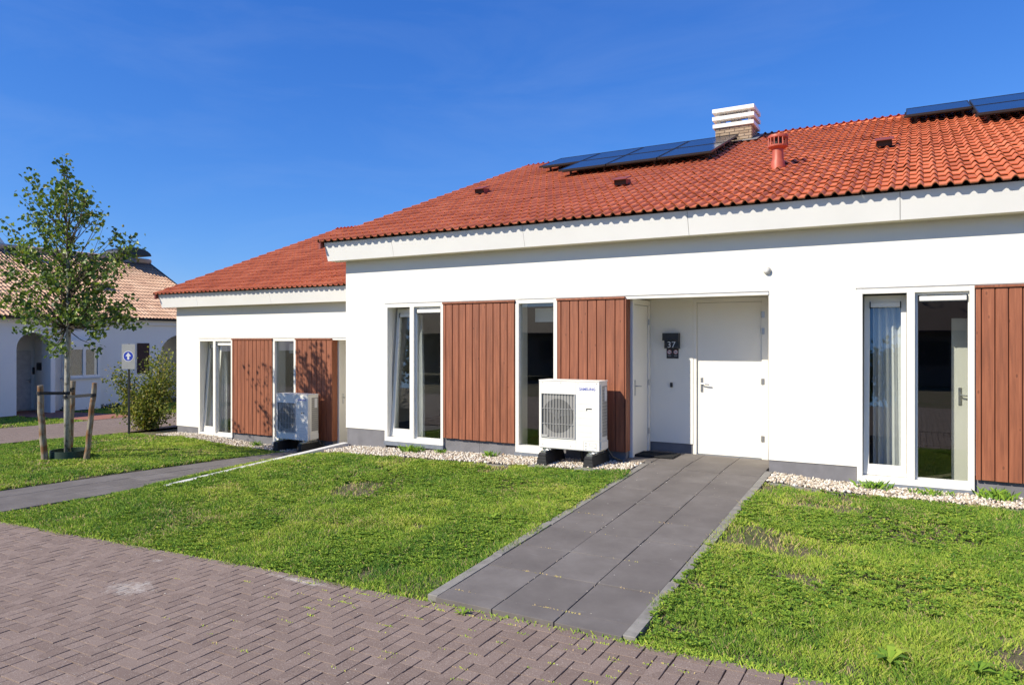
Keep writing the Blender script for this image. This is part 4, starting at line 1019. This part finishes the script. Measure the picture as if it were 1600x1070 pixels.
for k in range(170):
    x, y = random.uniform(-3.2, -1.75), random.uniform(4.65, 9.8)
    if k < 110: x = random.choice([-2.75, -2.24])+random.gauss(0, .012)
    s_ = random.uniform(.0015, .0045); mats.append((np.array(Euler((random.uniform(-.3, .3), random.uniform(-.3, .3), random.uniform(0, 6))).to_matrix()) @ np.diag([s_*2, s_, s_*.5]), np.array([x, y, float(path_z(y))+.002])))
for k in range(160):
    x, y = random.uniform(-9, 1.5), random.uniform(2.6, 4.55); s_ = random.uniform(.002, .005); mats.append((np.array(Euler((0, 0, random.uniform(0, 6))).to_matrix()) @ np.diag([s_*2, s_, s_*.6]), np.array([x, y, float(Hs(x))+EYE+.002])))
tag(link('grit', stamp(icv, icf, mats, rng.random(len(mats)), 'grit', M['gravel'])), 'scattered grit and crumbs on the path and the road', 'grit', kind='stuff')
def rosette(x, y, s, n, lab, zoff=0):
    mb_co = []; vr = []
    for k in range(n):
        a = 2*math.pi*k/n+random.uniform(-.3, .3); L = s*random.uniform(.6, 1.1); wv = L*.18; z0 = float(H(x, y))+zoff; ca, sa = math.cos(a), math.sin(a); up = random.uniform(.25, .8)
        p = [(x, y, z0-.01), (x+ca*L*.5+sa*wv, y+sa*L*.5-ca*wv, z0+L*up*.6), (x+ca*L, y+sa*L, z0+L*up*.55), (x+ca*L*.5-sa*wv, y+sa*L*.5+ca*wv, z0+L*up*.6)]
        mb_co += p; vr += [random.uniform(.1, .6)]*4
    tag(link('weed', raw_mesh('weed', np.array(mb_co), np.arange(len(mb_co)), 4, M['grass'], vr)), lab, 'weed')
rosette(-.15, 5.05, .14, 12, 'largest broad leaved weed near the bottom edge of the right lawn')
rosette(.32, 5.15, .12, 10, 'smaller broad leaved weed at the bottom of the right lawn', 0)
rosette(-2.95, 4.50, .075, 9, 'small weed sprouting from the road at the foot of the slab path')
rosette(-.45, 5.75, .09, 9, 'pale broad leaved weed in the middle of the right lawn')
rosette(-4.0, 6.7, .10, 10, 'dandelion like weed in the middle lawn near the slab path')

# ------------------------------------------------------------------ trees and bushes
def leaves(name, pts, size, mat, parent, var_lo=0, var_hi=1, droop=.3, fold=.25):
    pts = np.asarray(pts); n = len(pts); s = size*rng.uniform(.6, 1.25, n)
    a = rng.uniform(0, 2*math.pi, n); nrm = rng.normal(0, 1, (n, 3)); nrm[:, 2] = np.abs(nrm[:, 2])*.8+.15; nrm /= np.linalg.norm(nrm, axis=1)[:, None]
    u = np.cross(nrm, rng.normal(0, 1, (n, 3))); u /= np.linalg.norm(u, axis=1)[:, None]; v_ = np.cross(nrm, u)
    def pt(cu, cv, cn): return pts+u*(s*cu)[:, None]+v_*(s*cv)[:, None]+nrm*(s*cn)[:, None]
    # rhomboid leaf of two quads folded on the midrib
    P_ = [pt(-.5, 0, 0), pt(-.15, .42, fold*.5), pt(.15, .36, fold*.5), pt(.55, 0, -droop*.3), pt(.15, -.36, fold*.5), pt(-.15, -.42, fold*.5)]
    co = np.stack(P_, 1).reshape(-1, 3); idx = np.array([[0, 3, 2, 1], [0, 5, 4, 3]])
    loops = (idx[None]+(np.arange(n)*6)[:, None, None]).reshape(-1)
    o = link(name, raw_mesh(name, co, loops, 4, mat, np.repeat(rng.uniform(var_lo, var_hi, n)**1.2, 6)), parent); o['kind'] = 'stuff'; return o
rv = Vector((CF, SF, 0)); fv = Vector((-SF, CF, 0))
TX, TY = -14.2, 7.9; TZ = float(H(TX, TY))-.02; dT = -SF*TX+CF*TY
tree = thing('young_tree', 'slender young tree with pale trunk held by three stakes', 'tree', (TX, TY, TZ))
mpp = dT/1130
def tp(px, py, off=0.0):                                            # point at the tree from photo-plane coordinates, off = towards/away
    d = dT+off; p = fv*d+rv*((px-800)/1130*d); return Vector((p.x-TX, p.y-TY, (533-py)/1130*d+EYE-TZ))
trunk = MB(); tpts = [tp(105, 712), tp(104, 640), tp(105, 560), tp(107, 480), tp(106, 420), tp(104, 370), tp(102, 320), tp(100, 268)]
trunk.tube(tpts, [.062, .055, .050, .043, .034, .025, .015, .006], 10)
trunk.build('trunk', M['bark'], tree, smooth=True)
br_ = MB(); leafpts = []
lobes = [((104, 285), 26, 38, 16), ((80, 300), 30, 32, 16), ((50, 290), 24, 40, 10), ((130, 300), 24, 40, 14), ((100, 345), 55, 40, 30), ((150, 320), 10, 20, 4), ((145, 345), 22, 26, 6), ((60, 350), 26, 30, 10), ((100, 395), 45, 30, 24), ((190, 385), 26, 28, 13), ((205, 395), 18, 22, 6), ((170, 415), 34, 30, 14), ((140, 415), 40, 35, 18),
         ((8, 355), 14, 18, 5), ((45, 385), 30, 30, 12), ((10, 395), 26, 26, 8), ((25, 430), 40, 34, 18), ((75, 430), 48, 34, 30), ((125, 455), 48, 34, 30), ((20, 465), 36, 26, 14), ((60, 480), 44, 24, 20), ((110, 490), 50, 24, 22), ((165, 465), 38, 28, 18), ((205, 480), 34, 22, 13), ((185, 500), 32, 18, 9), ((150, 520), 30, 16, 7), ((30, 500), 28, 16, 7), ((85, 520), 26, 18, 7),
         ((80, 545), 10, 22, 4), ((165, 545), 18, 10, 3), ((102, 545), 8, 12, 3), ((-10, 440), 22, 40, 8)]
for (cx_, cy_), rx, ry, ntw in lobes:
    for k in range(int(ntw*.85)):
        a = random.uniform(0, 6.28); r_ = random.random()**.6; px_, py_ = cx_+1.08*rx*r_*math.cos(a), cy_+1.0*ry*r_*math.sin(a)
        dep = random.gauss(0, .55)*min(1.0, (py_-240)/160+.3) * (1.0 if abs(px_-104) < 80 else .6)
        tip_ = tp(px_, py_, dep)
        # join to the trunk lower down with a rising curve
        hz = max(tip_.z-(.35+.55*math.hypot(tip_.x, tip_.y))*random.uniform(.8, 1.2), tp(105, 505).z-.1); 
        hz = min(hz, tp(100, 275).z)
        st = Vector((0, 0, hz)); midp = st.lerp(tip_, .5)+Vector((random.gauss(0, .05), random.gauss(0, .05), -.03))
        if k % 2 == 0: br_.tube([st, midp, tip_], [.012, .007, .002], 4, cap=False)
        nl = random.randint(10, 19)
        dirn = (tip_-midp).normalized()
        for q in range(nl):
            s = random.random(); c_ = midp.lerp(tip_, .45+.6*s); leafpts.append(c_+Vector((random.gauss(0, .070), random.gauss(0, .070), random.gauss(0, .065)-.02)))
br_.build('branches', M['twig'], tree)
leaves('crown', [tuple(p) for p in leafpts], .080, M['leaf'], tree)
# stakes, straps, watering ring
def stake(p0, p1, label, r0=.055, r1=.045):
    p0, p1 = Vector(p0), Vector(p1); n = 7; pts = []; rr = []
    for k in range(n):
        s = k/(n-1); pts.append(p0.lerp(p1, s)+Vector((random.gauss(0, .006), random.gauss(0, .006), 0))); rr.append(r0+(r1-r0)*s+random.gauss(0, .003))
    mb = MB(); mb.tube(pts, rr, 12); tag(mb.build('tree_stake', M['stake'], smooth=True), label, 'stake', 'stakes holding the young tree').data.set_sharp_from_angle(angle=R(50))
def wp(px, py, off=0.0): return Vector((TX, TY, TZ))+tp(px, py, off)
stake(wp(69, 714, -.35)-Vector((0, 0, .1)), wp(62, 602, -.35), 'left wooden stake with brown knots beside the young tree', .06, .052)
stake(wp(108, 699, .55)-Vector((0, 0, .1)), wp(114, 595, .55), 'back wooden stake behind the young tree trunk', .052, .048)
stake(wp(134, 710, -.2)-Vector((0, 0, .1)), wp(147, 598, -.2), 'right wooden stake leaning outward from the young tree', .052, .048)
def strap(pts, label, hw=.028):
    mb = MB(); vs = []; n = len(pts)
    for p in pts: vs += [p+Vector((0, 0, hw)), p-Vector((0, 0, hw)), p-Vector((0, 0, hw))+fv*.008, p+Vector((0, 0, hw))+fv*.008]
    fs = [(0, 1, 2, 3)]
    for i in range(n-1):
        for a in range(4): fs.append((i*4+a, i*4+(a+1) % 4, (i+1)*4+(a+1) % 4, (i+1)*4+a))
    mb.add(vs, fs+[(4*n-1, 4*n-2, 4*n-3, 4*n-4)]); tag(mb.build('tree_strap', M['strap']), label, 'strap', 'black straps tying the young tree')
def ring_pts(c, r, a0, a1, n=9): return [c+rv*(r*math.cos(R(a0+(a1-a0)*k/n)))+fv*(r*math.sin(R(a0+(a1-a0)*k/n))) for k in range(n+1)]
c1 = wp(62.5, 614, -.35); ct = wp(104, 614, 0); c2 = wp(145, 617, -.2); ct2 = wp(104, 620, 0); c3 = wp(113, 607, .55)
strap(ring_pts(c1, .066, 190, 300)+ring_pts(ct, .066, 260, 350), 'left black strap between stake and trunk')
strap(ring_pts(ct2, .07, 180, 290)+ring_pts(c2, .062, 230, 350), 'right black strap between trunk and leaning stake')
strap(ring_pts(wp(104, 611, 0), .072, 180, 20)[::-1]+ring_pts(c3, .06, 200, 330), 'short black strap to the back stake', .02)
mb = MB(); n_ = 32; vs = []
for k in range(n_):
    a = 2*math.pi*k/n_
    for r_, zz in ((.335, -.06), (.33, .12), (.315, .12), (.32, -.06)):
        vs.append((r_*math.cos(a), r_*math.sin(a), zz))
mb.add(vs, [(4*k+q, (4*(k+1)+q) % (4*n_), (4*(k+1)+(q+1) % 4) % (4*n_), 4*k+(q+1) % 4) for k in range(n_) for q in range(4)])
tag(mb.build('watering_ring', M['green_rubber'], None, tuple(wp(108, 704, 0).xy)+(TZ+.03,), smooth=True), 'dark green plastic ring in the grass around the young trunk', 'watering ring').data.set_sharp_from_angle(angle=R(50))

def bush(x, y, w_, h_, n, label, leafsize=.06, mat='bush_leaf', name='bush'):
    z = float(H(x, y)); t_ = thing(name, label, 'bush', (x, y, z)); st = MB(); pts = []
    for k in range(46):
        a = random.uniform(0, 6.28); sp = random.random()**.6; tipp = Vector((math.cos(a)*sp*w_/2, math.sin(a)*sp*w_/2*.8, h_*random.uniform(.3, 1.0)*(1-.35*sp**2)))
        tipp += rv*(.05*w_*(tipp.z/h_)); m_ = tipp*.5+Vector((0, 0, .15)); st.tube([Vector((tipp.x*.1, tipp.y*.1, 0)), m_, tipp], [.010, .006, .002], 4, cap=False)
        for q in range(n//46):
            s = random.uniform(.12, 1.0); c_ = (m_.lerp(tipp, (s-.5)*2) if s > .5 else (m_*(s*2))); g_ = .10*(w_/1.7); pts.append(tuple(c_+Vector((random.gauss(0, g_), random.gauss(0, g_), random.gauss(0, g_)))))
    pts = [p if p[2] > .02 else (p[0], p[1], .05+abs(p[2])) for p in pts]
    st.build('stem', M['twig'], t_); leaves('foliage', pts, leafsize, M[mat], t_)
bush(-17.7, 11.9, 2.1, 2.25, 9500, 'loose yellow green bush at the left corner of the left bungalow', .062)
# sign
sgx, sgy = -17.15, 11.05; sz = float(H(sgx, sgy))
sg = thing('direction_sign', 'grey sign on a pole with white up arrow in a blue disc', 'sign', (sgx, sgy, sz), R(29.25))
mb = MB(); mb.tube([(0, .02, -.3), (0, .02, 2.25)], .027, 12); mb.build('pole', M['anthracite'], sg)
mb = MB(); mb.box(-.165, .165, -.012, -.006, 1.62, 2.24, .002); pl_ = mb.build('plate', M['sign_grey'], sg)
mb = MB(); mb.lathe([(.132, -.001), (.132, 0)], (-.0, -.0125, 1.94), 40, 'y'); mb.build('disc_border', M['white_ink'], sg)
mb = MB(); mb.lathe([(.118, -.001), (.118, 0)], (-.0, -.0138, 1.94), 40, 'y'); mb.build('disc', M['sign_blue'], sg)
mb = MB(); q = [(-.025, -.085), (.025, -.085), (.025, .0), (.07, .0), (0, .09), (-.07, .0), (-.025, .0)]
mb.prism([(a, b_+1.94) for a, b_ in q], -.0165, -.0152, 'y'); mb.build('arrow', M['white_ink'], sg)

# ------------------------------------------------------------------ house across the side street (faces +x)
XF = -27.0; GZ = ez(-2.5)
fh = thing('arched_house', 'white house with arched porches and pale tiled roof behind the tree', 'house', (XF, 9.0, GZ))
def arch_wall(mb, x0, x1, ya, yb, zt, holes):
    """wall in the yz plane from ya to yb with arched openings (y0,y1,spring,base)"""
    ys_ = [ya]
    for (h0, h1, zs, zb_) in holes: ys_ += [h0, h1]
    ys_.append(yb)
    for k in range(0, len(ys_), 2):
        if ys_[k+1] > ys_[k]: mb.box(x0, x1, ys_[k], ys_[k+1], 0, zt)
    for (h0, h1, zs, zb_) in holes:
        if zb_ > 0: mb.box(x0, x1, h0, h1, 0, zb_)
        n = 14; r_ = (h1-h0)/2; c_ = (h0+h1)/2
        for k in range(n):
            a0, a1 = math.pi*(1-k/n), math.pi*(1-(k+1)/n); p0 = (c_+r_*math.cos(a0), zs+r_*math.sin(a0)); p1 = (c_+r_*math.cos(a1), zs+r_*math.sin(a1))
            mb.prism([p0, p1, (p1[0], zt), (p0[0], zt)], x0, x1, 'x')
mb = MB(); yl = lambda y: y-9.0
ZE = .92+EYE-GZ                                                    # eave height
arch_wall(mb, .35, .60, -4.2, yl(14.3), ZE, [(-2.6, yl(8.9)+0, 2.05, 0), (yl(9.9), yl(11.6), 2.05, 0), (yl(13.05), yl(14.15), 2.25, 0)])
arch_wall(mb, -.25, 0, yl(14.3), yl(21.6), ZE, [(yl(18.75), yl(20.55), 1.85, .0)])
mb.box(.0-.0, .35, yl(14.18), yl(14.3), 0, ZE)
# back walls behind arches
mb.box(-1.3, -1.1, -4.2, yl(14.5), 0, ZE); mb.box(-1.9, -1.7, yl(18.3), yl(21.6), 0, ZE); mb.box(-5, -.26, yl(21.35), yl(21.6), 0, ZE); mb.box(-1.1, -.26, yl(14.48), yl(14.6), 0, ZE)
mb.box(-1.1, .34, yl(12.6), yl(12.75), 0, ZE)
fh_w = mb.build('wall', M['plaster_far'], fh)
mb = MB(); mb.box(-1.09, -1.03, yl(13.55), yl(14.35), .05, 2.15, .01); d_ = mb.build('front_door', M['kerb'], fh)
mb = MB(); mb.box(-1.03, -.99, yl(14.28), yl(14.33), 1.0, 1.15); mb.tube([(-1.0, yl(14.3), 1.1), (-.95, yl(14.3), 1.1), (-.95, yl(14.15), 1.1)], .012, 6); mb.build('handle', M['steel'], d_)
# bay window
b0, b1 = yl(14.85), yl(16.05); mb = MB(); bx = .40
mb.box(0.001, bx, b0, b1, 0, 1.12)
bw = mb.build('bay_window', M['plaster_far'], fh)
mb = MB(); mb.box(0.001, bx, b0, b1, 2.28, 2.55); mb.build('bay_top', M['plaster_far'], bw); mb = MB(); mb.box(0, bx+.06, b0-.05, b1+.06, 1.121, 1.18); mb.build('sill', M['kerb'], bw)
mb = MB()
for yy in (b0, (b0+b1)/2-.05, b1-.1): mb.box(bx-.1, bx-.01, yy, yy+.1, 1.18, 2.28)
mb.box(.02, .10, b0+.003, b0+.08, 1.18, 2.28); mb.box(bx-.09, bx-.02, b0+.1, b1-.1, 1.18, 1.26); mb.box(bx-.09, bx-.02, b0+.1, b1-.1, 2.2, 2.28); mb.box(.1, bx-.1, b0+.01, b0+.07, 1.18, 1.26); mb.box(.1, bx-.1, b0+.01, b0+.07, 2.2, 2.28)
mb.build('window_frame', M['white'], bw)
mb = MB(); mb.box(bx-.06, bx-.05, b0+.1, b1-.1, 1.26, 2.2); mb.box(.1, bx-.1, b0+.03, b0+.04, 1.26, 2.2); mb.build('pane', M['glass'], bw)
mb = MB(); mb.box(.003, .02, b0+.08, b1-.02, 1.2, 2.26); mb.build('window_recess', M['dark'], bw)
mb = MB(); mb.box(.001, .05, yl(17.75), yl(18.25), 1.22, 2.42, .005)
for k in range(10): mb.box(.0501, .06, yl(17.8), yl(18.2), 1.28+.11*k, 1.35+.11*k)
mb.build('shutter', M['brown_shutter'], fh)
mb = MB(); mb.box(-1.69, -1.65, yl(19.4), yl(19.75), 0.05, 2.1); mb.build('side_window', M['glass'], fh)
mb = MB(); mb.box(-1.099, -1.03, yl(14.42), yl(14.47), 1.3, 1.55); mb.box(-.9, -.6, yl(14.46), yl(14.479), 1.45, 1.72); mb.build('mailbox', M['anthracite'], fh)
# eave band and roof
mb = MB(); mb.box(.0005, .10, yl(14.3), yl(21.65), ZE-.28, ZE-.02); mb.box(.6, .68, -4.2, yl(14.3), ZE-.28, ZE-.02); mb.build('eaves_band', M['plaster_far'], fh)
pitch_f = .52; xr_, zr_ = -5.0, ZE+.1+.52*5.3
mb = MB(); mb.prism([(.3, ZE-.03), (xr_, zr_-.04), (-10.3, ZE-.03), (-10.3, ZE-.1), (xr_, zr_-.16), (.3, ZE-.1)], yl(3), yl(21.7), 'y')
mb.prism([(.95, ZE-.10), (.3, ZE-.1+.33), (.0, ZE+.3), (.0, ZE-.12), (.95, ZE-.17)], yl(3), yl(14.4), 'y')
fr_ = mb.build('roof', M['dark'], fh)
ang = math.atan(pitch_f); mats = []
def far_tiles(xstart, z0_, ya, yb, nrow, an):
    for r_ in range(nrow):
        for c_ in range(int((yb-ya)/TW)):
            rot = Euler((an, 0, R(90)), 'XYZ'); A = np.array(rot.to_matrix())
            mats.append((A, np.array([xstart-r_*TG*math.cos(an), ya+c_*TW+random.gauss(0, .003), z0_+r_*TG*math.sin(an)])))
far_tiles(.36, ZE-.02, yl(3), yl(21.7), int(5.4/math.cos(ang)/TG)+1, ang)
far_tiles(1.0, ZE-.09, yl(3), yl(14.4), 3, ang)
mm = stamp(TV, TF, mats, rng.random(len(mats)), 'tiled_area', M['tile_far'], True); mm.set_sharp_from_angle(angle=R(50)); edge_mat(mm, 'tile_lip_shade_far'); o = link('tiled_area', mm, fr_); o['kind'] = 'stuff'
mb = MB(); mb.tube([(xr_, yl(3), zr_+.02), (xr_, yl(21.7), zr_+.02)], .12, 8); mb.build('ridge', M['tile_far'], fr_)
mb = MB(); mb.box(-2.9, -2.0, yl(17.2), yl(17.9), ZE+1.35, ZE+1.42); rl = mb.build('roof_window', M['anthracite'], fh)
rl.rotation_euler = (0, 0, 0)
# raised white gable of the same house
mb = MB(); gy = yl(12.0)+2.6
mb.prism([(gy-.9, zr_-.5), (gy+.9, zr_-.5), (gy+.9, zr_+.15), (gy, zr_+1.35), (gy-.9, zr_+.15)], -5.6, -5.2, 'x'); mb.build('gable_turret', M['plaster_far'], fh)
# black barrel cowl on ridge
mb = MB(); n = 9; pts = [(.62*math.cos(math.pi*k/n), .30*math.sin(math.pi*k/n)) for k in range(n+1)]
mb.prism([(yl(20.6)+a*1.35, zr_+.22+b_*1.1) for a, b_ in pts], -5.6, -4.5, 'x'); mb.build('roof_cowl', M['anthracite'], fh)
mb = MB(); mb.box(-5.2, -4.85, yl(20.3), yl(20.9), zr_-.15, zr_+.249); mb.build('cowl_base', M['lead'], fh)
# neighbour behind with red stack
fn = thing('distant_house', 'pale roofed house mostly hidden behind the left bungalow', 'house', (-29, 27, GZ))
mb = MB(); mb.box(-3, 1, -4.5, 8, 0, 3.2); mb.build('wall', M['plaster_far'], fn)
mb = MB(); mb.prism([(1.3, 3.15), (-3, 5.0), (-7.5, 3.15)], -4.8, 8.2, 'y'); mb.build('roof', M['tile_far'], fn)
mb = MB(); mb.lathe([(.16, 4.0), (.16, 5.85), (.20, 5.86), (.20, 5.98)], (-2.6, -.6, 0), 14); mb.build('chimney', M['red_cap'], fn)
# red paving to the porch and dark planting strip
sheet('red_path', np.array([-26.35, -22.0]), np.linspace(12.95, 14.65, 4), lambda X, Y: H(X, Y)+.012, M['far_red'])
sheet('porch_floor', np.array([-28.2, -26.35]), np.linspace(5, 15.0, 4), lambda X, Y: H(X, Y)+.016, M['far_red'])
pts = [(random.uniform(-26.9, -26.6), random.uniform(14.7, 19.0)) for k in range(500)]
o = leaves('low_planting', [(a, b_, float(H(a, b_))+random.uniform(0, .14)) for a, b_ in pts], .07, M['tree_leaf'], None); tag(o, 'low dark planting along the foot of the arched house', 'planting')

# ------------------------------------------------------------------ what stands across the road, seen in the window panes
oh = thing('opposite_house', 'long low bungalow with brown tiled roof across the road, reflected in the windows', 'house', (-10, -19, ez(-2.1)))
mb = MB(); mb.box(-28, 26, -8, 0, 0, 2.7); mb.build('wall', simple('brown_render', (.14, .11, .09), .8), oh)
mb = MB()
for k in range(13): mb.box(-25.9+k*4, -24.7+k*4, .001, .05, 1.0, 2.1)
mb.build('window', M['brown_shutter'], oh)
mb = MB()
for k in range(13): mb.box(-25.9+k*4, -24.7+k*4, .051, .06, 1.0, 2.1)
mb.build('pane', M['dark'], oh)
mb = MB(); mb.prism([(.5, 2.6), (-4, 4.4), (-8.5, 2.6), (-8.5, 2.5), (.5, 2.5)], -28.6, 26.6, 'x'); mb.build('roof', simple('brown_roof', (.11, .06, .045), .8, var=.25, nscale=3), oh)
def big_tree(x, y, h_, r_, n, label):
    z = ez(-2.1); t_ = thing('broadleaf_tree', label, 'tree', (x, y, z)); mb = MB()
    mb.tube([(0, 0, 0), (.05, 0, h_*.4), (0, .1, h_*.8)], [.22, .16, .05], 10); pts = []
    for k in range(26):
        a = random.uniform(0, 6.28); e_ = random.uniform(-.2, 1.3); c_ = Vector((math.cos(a)*math.cos(e_)*r_*.7, math.sin(a)*math.cos(e_)*r_*.7, h_*.6+math.sin(e_)*h_*.33)); mb.tube([(0, 0, h_*.35), c_*.5+Vector((0, 0, h_*.25)), c_], [.06, .04, .01], 5, cap=False)
        for q in range(n//26): d_ = Vector((random.gauss(0, 1), random.gauss(0, 1), random.gauss(0, .8)))*r_*.2; pts.append(tuple(c_+d_))
    mb.build('trunk', M['bark'], t_); leaves('crown', pts, .28, M['tree_leaf'], t_)
big_tree(-1.0, -28.5, 8.5, 3.2, 2200, 'tall tree behind the opposite bungalow, right one'); big_tree(-34, -20, 9, 4, 2200, 'wide tree left of the opposite bungalow'); big_tree(-12, -30, 8, 3, 1800, 'tree behind the middle of the opposite bungalow'); big_tree(9, -29, 7.5, 3, 1800, 'tree behind the right end of the opposite bungalow')
print('blades', nb, 'objects', len(bpy.data.objects))
